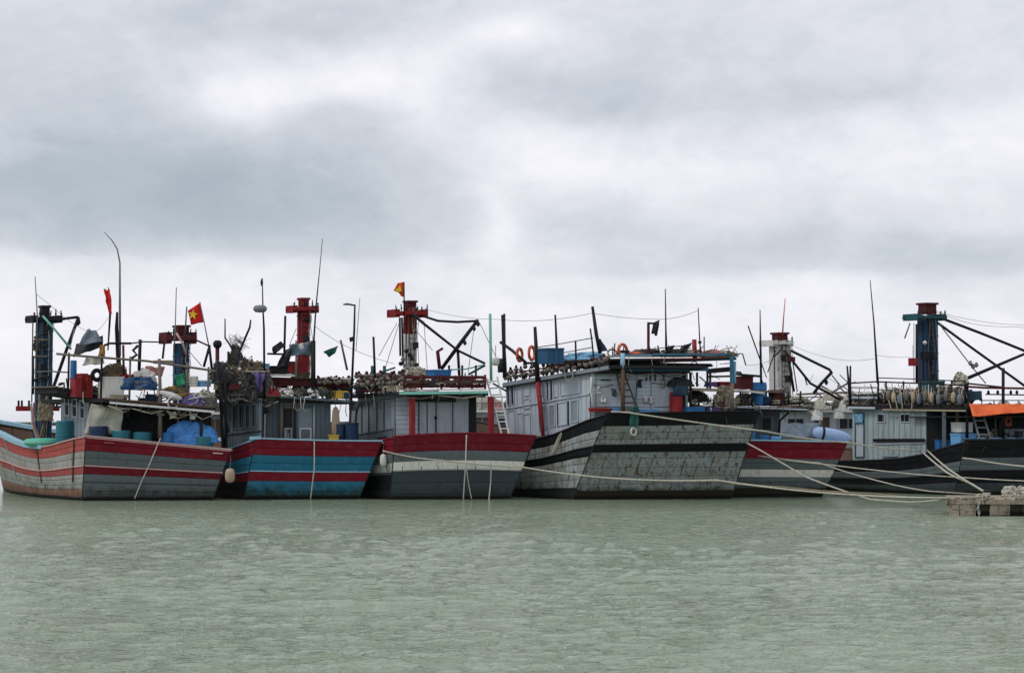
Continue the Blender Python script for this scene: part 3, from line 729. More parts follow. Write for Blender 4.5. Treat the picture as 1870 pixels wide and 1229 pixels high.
def mast(B, v, cx0, cx1, ytop, ybot, m_, xcap=None, capm='mast_red', bar=None, barm='mast_red', two=None, name='mast', prongs=3):
    """square plated mast column; bar = (xl, xr, y0, y1) cross platform with prongs; xcap = (x0, x1, y0, y1)"""
    a = B.p(cx0, ybot, v); b = B.p(cx1, ybot, v); w_ = np.linalg.norm(b - a); c = (a + b) / 2; zt = B.p(cx0, ytop, v)[2]
    if two: zs = B.p(cx0, two[0], v)[2]
    segs = [(c[2], zt, m_)] if not two else [(c[2], zs, two[1]), (zs, zt, m_)]
    parts = []
    for z0, z1, mm in segs:
        mb = MB(); q0 = A(c[0], c[1], z0); q1 = A(c[0], c[1], z1)
        mb.hexa([q0 + sx * B.u * w_ * .5 + sy * B.f * w_ * .42 for sx, sy in ((-1, -1), (1, -1), (1, 1), (-1, 1))] + [q1 + sx * B.u * w_ * .5 + sy * B.f * w_ * .42 for sx, sy in ((-1, -1), (1, -1), (1, 1), (-1, 1))])
        o = mb.build(name, mm, B.root, bevel=.03); parts.append(o)
        zz = z0 + .5
        while zz < z1 - .2:
            q = A(c[0], c[1], zz); MB().box(q, B.u * (w_ * .5 + .015), B.f * (w_ * .42 + .015), ZU * .02).build('flange', mm, o); zz += .85
    # pipes and steps up the column
    for dx in (-.56, .54):
        MB().tube([A(c[0], c[1], c[2]) + B.u * w_ * dx - B.f * .1, A(c[0], c[1], zt) + B.u * w_ * dx - B.f * .1], .022, 6).build('pipe', 'dark_metal', B.root, smooth=True)
    zz = c[2] + .2
    while zz < zt - .25:
        q = A(c[0], c[1], zz) - B.f * (w_ * .42 + .06); MB().tube([q - B.u * .11, q + B.u * .11], .014, 5).tube([q - B.u * .11, q - B.u * .11 + B.f * .06], .012, 4).tube([q + B.u * .11, q + B.u * .11 + B.f * .06], .012, 4).build('rung', 'dark_metal', B.root); zz += .26
    rr = random.Random(int(cx0 * 3))
    for _ in range(5):
        x0 = rr.uniform(-.5, .5); cab = [A(c[0], c[1], c[2] + (zt - c[2]) * k) + B.u * w_ * (x0 + rr.uniform(-.12, .12)) - B.f * (w_ * .42 + rr.uniform(.03, .12)) for k in np.linspace(0, 1, 7)]
        MB().tube(cab, rr.uniform(.010, .022), 4).build('cable', rr.choice(('rope_dirty', 'dark_metal', 'rope_pale', 'net_dark')), B.root)
    for _ in range(3):
        q = A(c[0], c[1], c[2] + (zt - c[2]) * rr.uniform(.2, .95)) - B.f * (w_ * .42 + .1) + B.u * w_ * rr.uniform(-.4, .4)
        MB().box(q, B.u * rr.uniform(.05, .11), B.f * .07, ZU * rr.uniform(.06, .16)).build('fitting', rr.choice(('dark_metal', 'grey_metal', 'cabin_dark')), B.root, bevel=.01)
    if xcap:
        p0 = B.p(xcap[0], xcap[3], v); p1 = B.p(xcap[1], xcap[3], v); zt2 = B.p(xcap[0], xcap[2], v)[2]; cc = A(c[0], c[1], (p0[2] + zt2) / 2); ww = np.linalg.norm(p1 - p0) / 2
        MB().box(cc, B.u * ww, B.f * ww * .8, ZU * (zt2 - p0[2]) / 2).build('mast_head', capm, B.root, bevel=.04)
        MB().box(A(c[0], c[1], zt2), B.u * ww * 1.15, B.f * ww, ZU * .05).build('cap_plate', capm, B.root)
    if bar:
        l = B.p(bar[0], bar[3], v); r = B.p(bar[1], bar[3], v); zb = B.p(bar[0], bar[2], v)[2]; h = zb - l[2]; l[2] = r[2] = (l[2] + zb) / 2
        o = MB().beam(l - B.f * (w_ * .42 + .14), r - B.f * (w_ * .42 + .14), .2, h * .5, ZU).beam(l + B.f * (w_ * .42 + .14), r + B.f * (w_ * .42 + .14), .2, h * .5, ZU).build('cross_arm', barm, B.root, bevel=.01)
        rr = random.Random(int(cx0))
        for e, d in ((l, r), (r, l)):
            ax = nrm(d - e)
            MB().box(e + ax * .12, B.u * .12, B.f * (w_ * .5 + .1), ZU * h * .55).build('end_box', barm, B.root)
            for j in range(prongs):
                q = e + ax * (.06 + j * .24) - B.f * (w_ * .42 + .14)
                MB().tube([q, q + ZU * (.28 + rr.uniform(0, .18)) + ax * rr.uniform(-.04, .04)], .028, 6).tube([q + ZU * .20, q + ZU * .26], .05, 6).build('peg', 'dark_metal', o)
    return c, w_, zt
def ladder(B, v0, v1, l0, l1, r0, r1, m_, n=7, r=.03, label=None, name='ladder'):
    """rails from pixel l0 (top) to l1 (bottom) and r0 to r1"""
    a, b = B.p(*l0, v0), B.p(*l1, v1); c, d = B.p(*r0, v0), B.p(*r1, v1)
    t = thing(name, label, 'ladder', (b + d) / 2)
    MB().tube([a, b], r, 6).build('rail', m_, t); MB().tube([c, d], r, 6).build('rail', m_, t)
    for i in range(n):
        f = (i + .6) / n; MB().tube([a * (1 - f) + b * f, c * (1 - f) + d * f], r * .8, 6).build('rung', m_, t)
    return t
SH = [(0, 1), (.1, .95), (.25, .85), (.4, .80), (.6, .84), (.8, 1.02), (1, 1.45)]
# ================================================================== boat 1: red and grey, seen from its left quarter
B1 = Boat('leftmost wooden fishing boat with red and grey bands and light blue bow rail',
          (157, 797), (421, 822), (150, 914), (388, 912), 5, 42, .9, 16, 1.8, .10, [(0, 1), (.1, .91), (.2, .81), (.28, .81), (.4, .91), (.5, 1.04), (.65, 1.15), (.85, 1.28), (1, 1.42)])
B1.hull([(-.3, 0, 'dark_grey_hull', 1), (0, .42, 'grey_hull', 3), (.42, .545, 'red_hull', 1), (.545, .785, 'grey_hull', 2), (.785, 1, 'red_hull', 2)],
        [(-.3, .18, 'salmon_hull', 2), (.18, .42, 'light_grey_hull', 3), (.42, .545, 'faded_red_hull', 1), (.545, .785, 'light_grey_hull', 2), (.785, 1, 'faded_red_hull', 2)], seed=1, cap='pink_trim', tsegs=1)  # side bands are paler red and grey than the stern bands
B1.trim(.55, 'pink_trim'); B1.trim(.985, 'pink_trim', .04, .03, side=False)
for k_, m_ in ((.30, 'dark_grey_hull'),): B1.trim(k_, m_, .03, .03, side=False)
# light blue inner rail on the bow half of the left side
mb = MB()
for sd in (0, 1):
    P = [B1.S(sd, t, 1, -.12) + ZU * .03 for t in np.linspace(.22, .97, 16)]
    for a_, b_ in zip(P, P[1:]): mb.beam(a_, b_, .34, .16)
mb.build('bow_rail', 'light_blue_trim', B1.root)
# scored board ends, vertical checks on the side
for t in (.05, .24, .45, .62): MB().beam(B1.S(0, t, .3, .06), B1.S(0, t, .98, .06), .05, .05, B1.u).build('rubbing_post', 'brown_wood' if t < .4 else 'light_grey_hull', B1.root)
for (x, y, m_) in ((398, 827, 'pink_trim'), (200, 808, 'faded_red_hull')):
    B1.bar([(x - 9, y), (x + 9, y + 1)], -.06, .06, .05, m_, 'cleat')
# house: left wall boards, dark opening aft, deck roof
zr1 = lambda a: 0
a0 = B1.ps(163, 800, .5); a1 = B1.ps(113, 795, .5); t0 = B1.ps(163, 727, .5); t1 = B1.ps(113, 712, .5)
w_, F, nn = wall(B1.root, [a1, a0, t0, t1], 7, 'cabin_grey', batten='cabin_grey', rails=(.72,), seed=5)
for x in (.14, .42, .70): panel(w_, F, nn, x, x + .18, .45, .9, 'cabin_pale')
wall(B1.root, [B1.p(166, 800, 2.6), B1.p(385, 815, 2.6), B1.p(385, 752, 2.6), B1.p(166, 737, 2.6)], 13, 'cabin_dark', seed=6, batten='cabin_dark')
B1.pole([(292, 800), (293, 735), (291, 655)], .35, [.085, .08, .06], 'old_wood', 'post'); B1.bar([(287, 757), (300, 757)], .28, .10, .08, 'old_wood', 'clamp')
B1.pole([(367, 812), (368, 745)], .6, .07, 'cabin_dark', 'post'); B1.pole([(325, 803), (325, 760)], .9, .04, 'grey_metal', 'post'); B1.pole([(383, 815), (384, 740)], 1.6, .05, 'dark_metal', 'post')
rf = B1.slab((188, 727), (394, 744), .15, 5.5, .16, 'roof_dark')
MB().beam(B1.p(200, 735, .10), B1.p(392, 752, .10), .05, .09).build('fascia', 'white_trim', B1.root)
MB().beam(B1.p(190, 728, .10), B1.p(392, 744, .10), .07, .08).build('fascia', 'brown_wood', B1.root)
for x in range(205, 390, 17):
    MB().beam(B1.p(x, 741 + (x - 200) * .083, .2), B1.p(x, 741 + (x - 200) * .083, .2) + B1.f * 5, .05, .09).build('rafter', 'cabin_dark', B1.root)
B1.slab((104, 708), (196, 724), 1.4, 2.0, .22, 'roof_dark', 'canopy'); 
for i in range(11): MB().beam(B1.p(104 + i * 8.4, 706 + i * 1.5, 1.3), B1.p(104 + i * 8.4, 706 + i * 1.5, 1.3) + B1.f * 2.1, .17, .05).build('roof_board', 'old_wood', B1.root)
Z1 = lambda px, v=.6: B1.p(px, 728 + (px - 190) * .083, .15)[2]
# rails over the roof
B1.pole([(103, 646), (160, 651), (267, 659), (384, 676), (394, 678)], .5, .05, 'old_wood', 'rail')
B1.pole([(190, 631), (200, 627), (240, 627)], 1.5, .05, 'dark_metal', 'rail'); B1.pole([(240, 627), (262, 624), (300, 625)], 1.5, .03, 'dark_metal', 'rail')
for x, y in ((126, 650), (186, 653), (238, 657), (342, 668), (381, 676)): B1.pole([(x, y - 6), (x - 2, 728 + max(0, (x - 190) * .083))], .55, .045, 'dark_metal' if x < 200 else 'old_wood', 'post')
B1.pole([(225, 630), (226, 690)], 1.2, .05, 'dark_red_metal', 'post'); B1.pole([(256, 620), (254, 676)], 1.2, .07, 'dark_metal', 'post'); B1.pole([(252, 631), (243, 640), (250, 648), (238, 656)], 1.2, .06, 'dark_metal', 'bracket')
B1.pole([(345, 610), (345, 628)], 1.5, .03, 'dark_metal', 'post')
# mast at the bow with its jib
c1, w1, zt1 = mast(B1, 9.2, 66, 90, 582, 800, 'mast_blue', (73, 88, 560, 582), 'dark_metal', (53, 107, 577, 589), 'dark_metal')
B1.pole([(92, 586), (125, 581), (143, 579)], 9, .065, 'dark_metal', 'boom'); B1.pole([(143, 579), (145, 590), (141, 594)], 9, .06, 'dark_metal', 'boom')
B1.pole([(143, 580), (121, 640), (100, 700), (86, 738)], [9, 9, 9, 9][0], .075, 'dark_metal', 'jib'); B1.pole([(78, 577), (97, 598), (130, 638)], 8.6, .05, 'mint_trim', 'brace')
B1.pole([(60, 680), (90, 678), (125, 680)], 8.8, .035, 'grey_metal', 'yard'); B1.pole([(136, 600), (128, 636)], 8.8, .02, 'grey_metal', 'stay'); B1.pole([(64, 505), (68, 575), (66, 690)], 8.6, [.02, .03, .03], 'grey_metal', 'whip_aerial')
B1.pole([(60, 590), (58, 735)], 8.5, .03, 'dark_metal', 'stay'); B1.pole([(60, 650), (60, 720)], 8.45, .06, 'dark_metal', 'pipe')
for i_, (y, r_) in enumerate(((612, .05), (622, .05), (634, .07), (652, .05), (690, .06))):
    MB().ring(B1.p(77.5, y, 9.2), w1 * .62, r_, nrm(ZU + B1.u * (.3 if i_ % 2 else -.35)), 14, 5).build('lashing', 'rope_dirty' if i_ % 2 else 'net_dark', B1.root)
heap(B1.p(66, 640, 8.7), .14, .12, .5, 'net_dark', 'dark net scrap lashed on the blue bow mast', seed=24, strands=14, sm='rope_dirty', u=B1.u, f=B1.f, name='net_scrap')
# bow windlass with its pegs
for (x0, x1) in ((30, 57), (88, 108)):
    B1.bar([(x0, 746), (x1, 746)], 10.2, .3, .22, 'mast_red', 'windlass'); 
    for x in (x0 + 4, x0 + 10, x1 - 4): B1.pole([(x, 742), (x, 731)], 10.2, .05, 'dark_metal', 'peg')
# whip aerial, curved
B1.pole([(219, 690), (216, 650), (213, 600), (214, 570)], 3.2, [.10, .10, .08, .05], 'dark_metal', 'aerial_mount')
B1.pole([(219, 650), (219, 560), (219, 480), (214, 455), (205, 440), (190, 424)], 3.1, [.05, .05, .035, .03, .025, .015], 'grey_metal', 'whip_aerial')
B1.pole([(198, 525), (201, 575), (197, 640)], 3.0, [.02, .05, .03], 'dark_metal', 'flag_pole')
B1.pole([(322, 525), (320, 600), (318, 640)], 3.0, [.02, .025, .03], 'grey_metal', 'whip_aerial')
sheetq(B1, 2.9, [(189, 528), (200, 530), (207, 574), (197, 572)], 'flag_red', 'limp red flag hanging on a thin pole beside the curved whip aerial', 'flag', 8, 10, .09, 4, 'flag')
# things on the roof
def R1(kind, x0, y0, x1, v, *a, **k):
    z = Z1((x0 + x1) / 2)
    return kind(B1, v, x0, y0, x1, y0 + 12, *a, z=z, **k)
sheetq(B1, 1.2, [(158, 602), (176, 603), (189, 622), (140, 634)], 'tarp_slate', 'slate blue striped tarpaulin hood propped up over the rail', 'tarpaulin', 12, 10, .12, 2.5, v2=.9)
sheetq(B1, 1.3, [(139, 628), (188, 612), (187, 633), (135, 652)], 'tarp_black', 'black sheet sagging under the slate blue hood', 'tarpaulin', 12, 8, .14, 2.2, v2=1.1, seed=3)
sheetq(B1, .9, [(182, 629), (193, 631), (192, 655), (180, 650)], 'cloth_ochre', 'yellow cloth tied to the roof rail beside the black sheet', 'cloth', 6, 8, .08, 5, 'cloth', seed=2)
sheetq(B1, .7, [(157, 653), (190, 652), (190, 664), (150, 668)], 'cloth_cream', 'cream coloured canvas rolled along the roof rail', 'cloth', 8, 5, .10, 3, 'cloth', seed=9)
R1(crate, 137, 690, 150, 1.0, 'plastic_red', 'small faded red crate at the left end of the roof', ribs=2)
R1(crate, 148, 682, 160, 1.3, 'plastic_red', 'tall red plastic crate beside the black tyre on the roof', ribs=3)
R1(crate, 158, 684, 170, 1.2, 'plastic_red', 'red plastic crate pressed against the black tyre', ribs=3)
R1(drum, 131, 658, 143, 1.7, 'plastic_blue', 'narrow blue drum behind the red crates on the roof')
t = thing('tyre', 'black tyre lying up against the red crates on the roof', 'tyre', B1.p(177, 700, .9))
MB().ring(B1.p(177, 685, .9), .20, .085, -B1.f, 24, 8).build('tread', 'plastic_black', t, smooth=True); MB().ring(B1.p(177, 685, .9), .12, .02, -B1.f, 20, 5).build('rim', 'grey_metal', t)
crate(B1, .8, 191, 688, 227, 727, 'plastic_white', 'large white insulated box on the roof edge', 'box', .6, ribs=0, taper=.02, name='box')
heap(B1.p(208, 690, 1.6), .55, .4, .55, 'net_brown', 'brown net bundle stacked on the white box', seed=3, strands=14, u=B1.u, f=B1.f)
crate(B1, 1.1, 222, 684, 244, 694, 'mast_red', 'flat dark red board box lying behind the white box', 'box', .5, ribs=2, name='box')
sheetq(B1, .5, [(226, 690), (274, 688), (284, 713), (228, 710)], 'tarp_blue', 'crumpled dark blue tarpaulin over gear on the roof', 'tarpaulin', 16, 10, .13, 3.2, seed=5)
heap(B1.p(252, 712, .9), .75, .5, .5, 'tarp_blue', 'gear pile wrapped in blue cloth beside the white box', 'gear pile', seed=8, strands=8, u=B1.u, f=B1.f, name='gear_pile')
heap(B1.p(262, 700, 1.3), .5, .4, .55, 'cloth_white', 'white sacks heaped behind the blue tarpaulin', 'sack', seed=12, u=B1.u, f=B1.f, name='sack')
sheetq(B1, 1.6, [(266, 668), (300, 671), (296, 688), (268, 684)], 'cloth_pink', 'faded pink cloth hung over the roof rail', 'cloth', 10, 6, .1, 4, 'cloth', seed=6)
crate(B1, .6, 287, 658, 316, 664, 'pale_wood', 'long pale wooden box lashed on the roof rail', 'box', .3, ribs=0, taper=0, name='box')
heap(B1.p(318, 724, .7), .55, .45, .40, 'net_brown', 'brown fishing net heaped at the middle of the roof', seed=4, strands=16, u=B1.u, f=B1.f, sm='cloth_ochre')
sheetq(B1, .5, [(316, 686), (336, 683), (345, 702), (322, 706)], 'tarp_green', 'bright green cloth draped over the brown net', 'cloth', 10, 8, .12, 3.6, 'cloth', seed=7)
MB_ = MB(); c_ = B1.p(312, 722, .2); MB_.lathe(c_, [(.03, -.48), (.10, -.36), (.14, 0), (.10, .36), (.03, .48)], 12, B1.u * .96 - ZU * .3); tag(MB_.build('float', 'cloth_white', smooth=True), 'long white float lying on the roof edge below the brown net', 'float')
drum(B1, .7, 349, 687, 367, 706, 'plastic_white', 'round white water jar behind the green cloth', 'jar', taper=.1, name='jar')
crate(B1, .7, 367, 696, 386, 706, 'plastic_light_blue', 'blue and white cool box near the right end of the roof', 'cool box', .4, lid='plastic_white', name='cool_box')
heap(B1.p(345, 740, .5), .6, .45, .45, 'tarp_purple', 'lilac nylon net heap at the right of the roof', seed=14, strands=14, sm='rope_white', u=B1.u, f=B1.f)
heap(B1.p(378, 742, .6), .35, .4, .6, 'net_grey', 'grey net heap at the right corner of the roof', seed=15, strands=14, sm='rope_pale', u=B1.u, f=B1.f)
heap(B1.p(160, 722, 1.9), .6, .45, .4, 'net_dark', 'dark net heap behind the tyre on the roof', seed=16, strands=12, u=B1.u, f=B1.f)
t = tag(MB().ring(B1.p(316, 735, -.02), .24, .03, -B1.f, 26, 6).build('rope_coil', 'rope_white', smooth=True), 'white rope coil hanging over the roof edge by the thick post', 'rope')
# under the roof and on deck
sheetq(B1, .9, [(168, 736), (224, 745), (221, 792), (152, 795)], 'sheet_milky', 'milky plastic sheet hung across the aft opening of the house', 'plastic sheet', 14, 12, .09, 2.0, 'plastic_sheet', seed=4)
MB().tube([B1.p(184, 738, .7), B1.p(187, 744, .7), B1.p(198, 742, .7), B1.p(198, 752, .7), B1.p(190, 764, .7)], .018, 5).build('hose', 'rope_pale', B1.root)
drum(B1, 2.6, 110, 768, 148, 815, 'plastic_teal', 'tall teal drum standing inside the left gunwale', z=B1.S(0, .2, .66)[2])
drum(B1, .35, 170, 778, 207, 800, 'plastic_navy', 'blue drum showing over the stern rail at its left end', z=1.75)
for (x0, x1, m_, s_) in ((212, 248, 'plastic_teal', 'first green drum to the right of the navy one'), (251, 286, 'plastic_teal', 'second green drum, left of the thick post'), (299, 324, 'plastic_blue', 'blue drum just right of the thick post'), (363, 398, 'plastic_teal', 'green drum at the right corner of the stern')):
    drum(B1, .45, x0, {212: 786, 251: 789, 299: 790, 363: 797}[x0], x1, 810, m_, s_ + ' behind the red stern rail', z=1.7)
heap(B1.p(345, 812, .9), 1.0, .4, .98, 'tarp_bright_blue', 'bright blue plastic sheet bulging over gear at the stern rail', 'tarpaulin', seed=11, u=B1.u, f=B1.f, amp=.16, name='tarpaulin')
heap(B1.p(380, 808, .9), .38, .3, .62, 'tarp_bright_blue', 'small bright blue plastic bundle right of the dark post', 'tarpaulin', seed=12, u=B1.u, f=B1.f, amp=.2, name='tarpaulin')
for (x, y, m_, s_) in ((315, 757, 'cloth_cream', 'cream rag under the roof edge'), (333, 757, 'net_brown', 'brown net bag hung under the roof edge'), (352, 758, 'cloth_white', 'white bag hung under the roof edge')):
    sheetq(B1, .3, [(x - 10, y - 6), (x + 9, y - 4), (x + 6, y + 8), (x - 5, y + 7)], m_, s_, 'bag', 6, 5, .12, 5, 'bag', seed=int(x))
# mint float on the foredeck, net ropes down the mast
t = thing('float', 'large mint green oval float lying inside the left gunwale', 'float', B1.p(77, 814, 4.2))
MB().lathe(B1.p(77, 808, 4.2), [(.35, -.16), (.66, -.13), (.78, -.03), (.78, .06), (.66, .15), (.3, .19)], 22, ZU, .62).build('body', 'plastic_mint', t, smooth=True)
MB().ring(B1.p(77, 807, 4.2), .76, .03, ZU, 22, 5, .62).build('rope', 'rope_white', t)
crate(B1, 4.6, 86, 815, 96, 828, 'plastic_white', 'small white box below the mint green float', 'box', .2, ribs=0, name='box')
for i, (xs, m_) in enumerate(((((57, 736), (59, 775), (68, 800)), 'rope_pale'), (((62, 735), (60, 770), (73, 801)), 'cloth_pink'), (((74, 735), (84, 760), (78, 800)), 'rope_dirty'), (((88, 735), (84, 757), (74, 798)), 'rope_dirty'))):
    rope(['pale rope', 'pinkish rope', 'tan rope', 'brown rope'][i] + ' running down the blue bow mast to the deck, ' + ['outermost left', 'second from left', 'third from left', 'rightmost'][i], [B1.p(*q, 8.2 - i * .1) for q in xs], m_, .045)
heap(B1.p(82, 768, 8.0), .32, .3, .95, 'rope_dirty', 'tan rope bundle hung on the foot of the blue bow mast', 'rope', seed=20, strands=22, u=B1.u, f=B1.f, name='rope_bundle', sr=.03)
MB().ring(B1.p(79, 728, 8.2), .20, .06, -B1.f, 20, 6, 1.6).build('rope_loop', 'rope_dirty', B1.root, smooth=True)
rope('thin pale line hanging down the grey stern of the leftmost boat', [B1.p(293, 800, -.10), B1.p(272, 850, -.08), B1.p(258, 880, .2), B1.p(246, 910, .5)], 'rope_white', .022)
fender(B1.p(420, 868, .1), 'round tan fender between the red and grey stern and the blue one', .20, .58)
# ================================================================== boat 2: red and blue
B2 = Boat('wooden fishing boat with a red and blue banded stern under heaped dark nets',
          (466, 801), (697, 806), (446, 912), (655, 910), 5, 40, .9, 15, 1.8, .08, [(0, 1), (.06, .88), (.14, .80), (.3, .76), (.5, .78), (.8, 1.0), (1, 1.4)], camber=-.03)
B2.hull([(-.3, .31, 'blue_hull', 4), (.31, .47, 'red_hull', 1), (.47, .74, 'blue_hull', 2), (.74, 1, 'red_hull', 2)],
        [(-.3, .31, 'black_hull', 4), (.31, .47, 'red_hull', 1), (.47, .74, 'blue_hull', 2), (.74, 1, 'red_hull', 2)], seed=2, cap='light_blue_trim')  # lower black side band paints in the shade of the gap between hulls
B2.trim(.475, 'light_blue_trim', .04, .04)
B2.bar([(456, 800), (477, 799)], .2, .5, .12, 'light_blue_trim', 'corner_board')
a1 = B2.ps(414, 840, .35); a0 = B2.ps(478, 830, .35); t0 = B2.ps(478, 728, .35); t1 = B2.ps(414, 732, .35)
w_, F, nn = wall(B2.root, [a1, a0, t0, t1], 11, 'cabin_blue_grey', batten='cabin_blue_grey', rails=(.42, .96, .18), railm='cabin_dark', seed=7)
for x in (.2, .38, .56, .74): panel(w_, F, nn, x, x + .15, .5, .92, 'cabin_blue_grey')
wb = 1.6
q = [B2.p(478, 832, wb), B2.p(604, 832, wb), B2.p(604, 736, wb), B2.p(478, 734, wb)]
w_, F, nn = wall(B2.root, q, 13, 'cabin_blue_grey', seed=8, rails=(.97,))
panel(w_, F, nn, .27, .47, .10, .93, 'old_wood', .09, 'door_leaf', inner='cabin_dark'); panel(w_, F, nn, .50, .76, .10, .93, 'cabin_blue_grey', .08, 'door_leaf', inner='cabin_grey')
panel(w_, F, nn, .33, .44, .30, .52, 'cabin_pale', .05, inner='cabin_pale'); panel(w_, F, nn, .55, .72, .30, .52, 'white_trim', .05, inner='cabin_pale')
B2.pole([(514, 832), (514, 735)], 1.4, .08, 'old_wood', 'post'); B2.pole([(482, 832), (484, 735)], 1.5, .04, 'cloth_white', 'pipe'); B2.pole([(538, 830), (538, 736)], 1.4, .05, 'cabin_dark', 'post'); B2.pole([(573, 830), (574, 738)], 1.45, .04, 'cabin_pale', 'post')
B2.slab((505, 722), (648, 732), .9, 4.6, .14, 'roof_dark'); MB().beam(B2.p(510, 724, .85), B2.p(640, 733, .85), .06, .10).build('fascia', 'cabin_blue_grey', B2.root)
B2.slab((396, 716), (512, 722), 1.2, 4.6, .12, 'roof_dark'); MB().beam(B2.p(455, 729, 1.0), B2.p(505, 727, 1.0), .05, .07).build('fascia', 'old_wood', B2.root)
Z2 = B2.p(600, 728, .9)[2]; Z2l = B2.p(450, 716, 1.2)[2]
for x, y in ((398, 680), (410, 700)): B2.pole([(x, y - 20), (x + (6 if x < 405 else 2), 750), (x + (10 if x < 405 else 3), 832)], .3, .07, 'dark_metal', 'post')
B2.pole([(397, 672), (406, 735), (417, 790)], .2, .06, 'dark_metal', 'post')
c2, w2, zt2 = mast(B2, 9.0, 319, 341, 627, 740, 'mast_blue', (318, 339, 596, 612), 'dark_red_metal', (297, 352, 608, 627), 'dark_red_metal')
B2.pole([(322, 608), (334, 628), (340, 648)], 8.5, .05, 'pink_trim', 'brace'); B2.pole([(334, 610), (356, 620), (380, 631), (384, 634)], 8.6, .04, 'dark_metal', 'boom')
B2.pole([(383, 630), (372, 670)], 8.5, .06, 'dark_metal', 'jib'); B2.pole([(382, 632), (387, 675)], 8.5, .06, 'dark_metal', 'jib'); B2.pole([(344, 640), (368, 668)], 8.5, .018, 'grey_metal', 'stay'); B2.pole([(300, 627), (297, 655)], 8.5, .05, 'dark_metal', 'stay')
B2.pole([(341, 560), (338, 610)], 8.6, .035, 'grey_metal', 'flag_pole'); B2.pole([(365, 551), (373, 590), (381, 630)], 8.4, [.02, .025, .03], 'grey_metal', 'flag_pole')
fl = sheetq(B2, 8.38, [(342, 568), (366, 552), (373, 588), (349, 593)], 'flag_red', 'red flag with a yellow star flying above the small blue mast', 'flag', 12, 8, .05, 2.5, 'flag', seed=1)
st = []
cx_, cy_ = 352.5, 574.5
for i in range(10):
    a_ = -math.pi / 2 + i * math.pi / 5 + .12; r_ = 9.6 if i % 2 == 0 else 3.9; st.append(B2.p(cx_ + r_ * math.cos(a_) * .92, cy_ + r_ * math.sin(a_), 8.26))
cc_ = sum(st) / 10; MB().add([cc_] + st + [q_ + B2.f * .02 for q_ in [cc_] + st], [(0, 1 + i, 1 + (i + 1) % 10) for i in range(10)] + [(11, 12 + (i + 1) % 10, 12 + i) for i in range(10)]).build('star', 'star_yellow', fl)
# stove pipe with mushroom head
B2.pole([(397, 690), (397, 634)], 1.4, .085, 'dark_red_metal', 'stove_pipe'); MB().lathe(B2.p(397, 636, 1.4), [(.09, 0), (.16, .06), (.19, .17), (.17, .27), (.10, .33)], 12).build('pipe_head', 'dark_metal', B2.root, smooth=True)
B2.pole([(411, 582), (411, 617), (428, 642)], 1.6, [.025, .035, .04], 'dark_metal', 'pole'); B2.pole([(458, 584), (456, 598), (436, 645)], 1.6, [.03, .045, .05], 'dark_metal', 'pole'); B2.pole([(417, 642), (417, 690)], 1.2, .05, 'dark_metal', 'post')
heap(B2.p(431, 680, 1.6), .28, .28, 1.0, 'net_dark', 'dark net bundle stood upright between two thin poles', seed=21, strands=26, u=B2.u, f=B2.f, sm='net_brown', sr=.014)
tg = MB(); rr_ = random.Random(4)
for i in range(26):
    x = 432 + rr_.uniform(-6, 6); tg.tube([B2.p(x, 655, 1.6), B2.p(x + rr_.uniform(-10, 14), 630, 1.6 + rr_.uniform(-.2, .2)), B2.p(x + rr_.uniform(-16, 22), 608 + rr_.uniform(0, 14), 1.6 + rr_.uniform(-.3, .3)), B2.p(x + rr_.uniform(-22, 24), 622 + rr_.uniform(-4, 18), 1.6)], .007, 4)
tag(tg.build('wire_trap', 'wire'), 'tangle of fine wire standing above the upright net bundle', 'wire trap')
# nets heaped over the left half of the roof
for i, (x, y, rx, rz, m_, sm, lb) in enumerate(((420, 722, .62, 1.15, 'net_dark', 'rope_dirty', 'tall dark net heap at the left end of the roof'), (446, 722, .65, 1.35, 'net_dark', 'net_brown', 'dark net heap with brown cords in the middle of the net row'),
        (473, 724, .6, 1.2, 'net_grey', 'rope_dirty', 'grey net heap beside the street light pole'), (405, 700, .45, .8, 'net_dark', 'net_grey', 'drooping net at the outer left roof corner'), (458, 680, .6, .45, 'net_brown', 'rope_pale', 'olive brown net piled on top of the dark ones'))):
    heap(B2.p(x, y, 1.0 + .2 * (i % 3)), rx, .5, rz, m_, lb, seed=30 + i, strands=30, sm=sm, u=B2.u, f=B2.f, sr=.018, amp=.32, floats=6)
for i, (x0, y0, x1, y1, m_, lb) in enumerate(((392, 668, 412, 716, 'net_dark', 'black netting hanging down at the stove pipe'), (412, 700, 436, 735, 'net_grey', 'grey netting hanging over the side wall boards'), (440, 692, 470, 730, 'net_dark', 'black netting hanging over the roof edge'), (466, 680, 482, 714, 'tarp_purple', 'violet cloth scrap tucked among the nets'), (480, 730, 500, 752, 'net_dark', 'dark netting hanging beside the brown door post'))):
    sheetq(B2, .7 - .04 * i, [(x0, y0), (x1, y0 + 3), (x1 - 3, y1 + 4), (x0 + 2, y1)], m_, lb, 'netting', 8, 8, .2, 3.5, 'netting', seed=40 + i)
rope('grey rope looping down from the net heap onto the boarded wall', [B2.p(415, 722, .3), B2.p(420, 735, .25), B2.p(432, 730, .3), B2.p(440, 720, .35)], 'net_grey', .03)
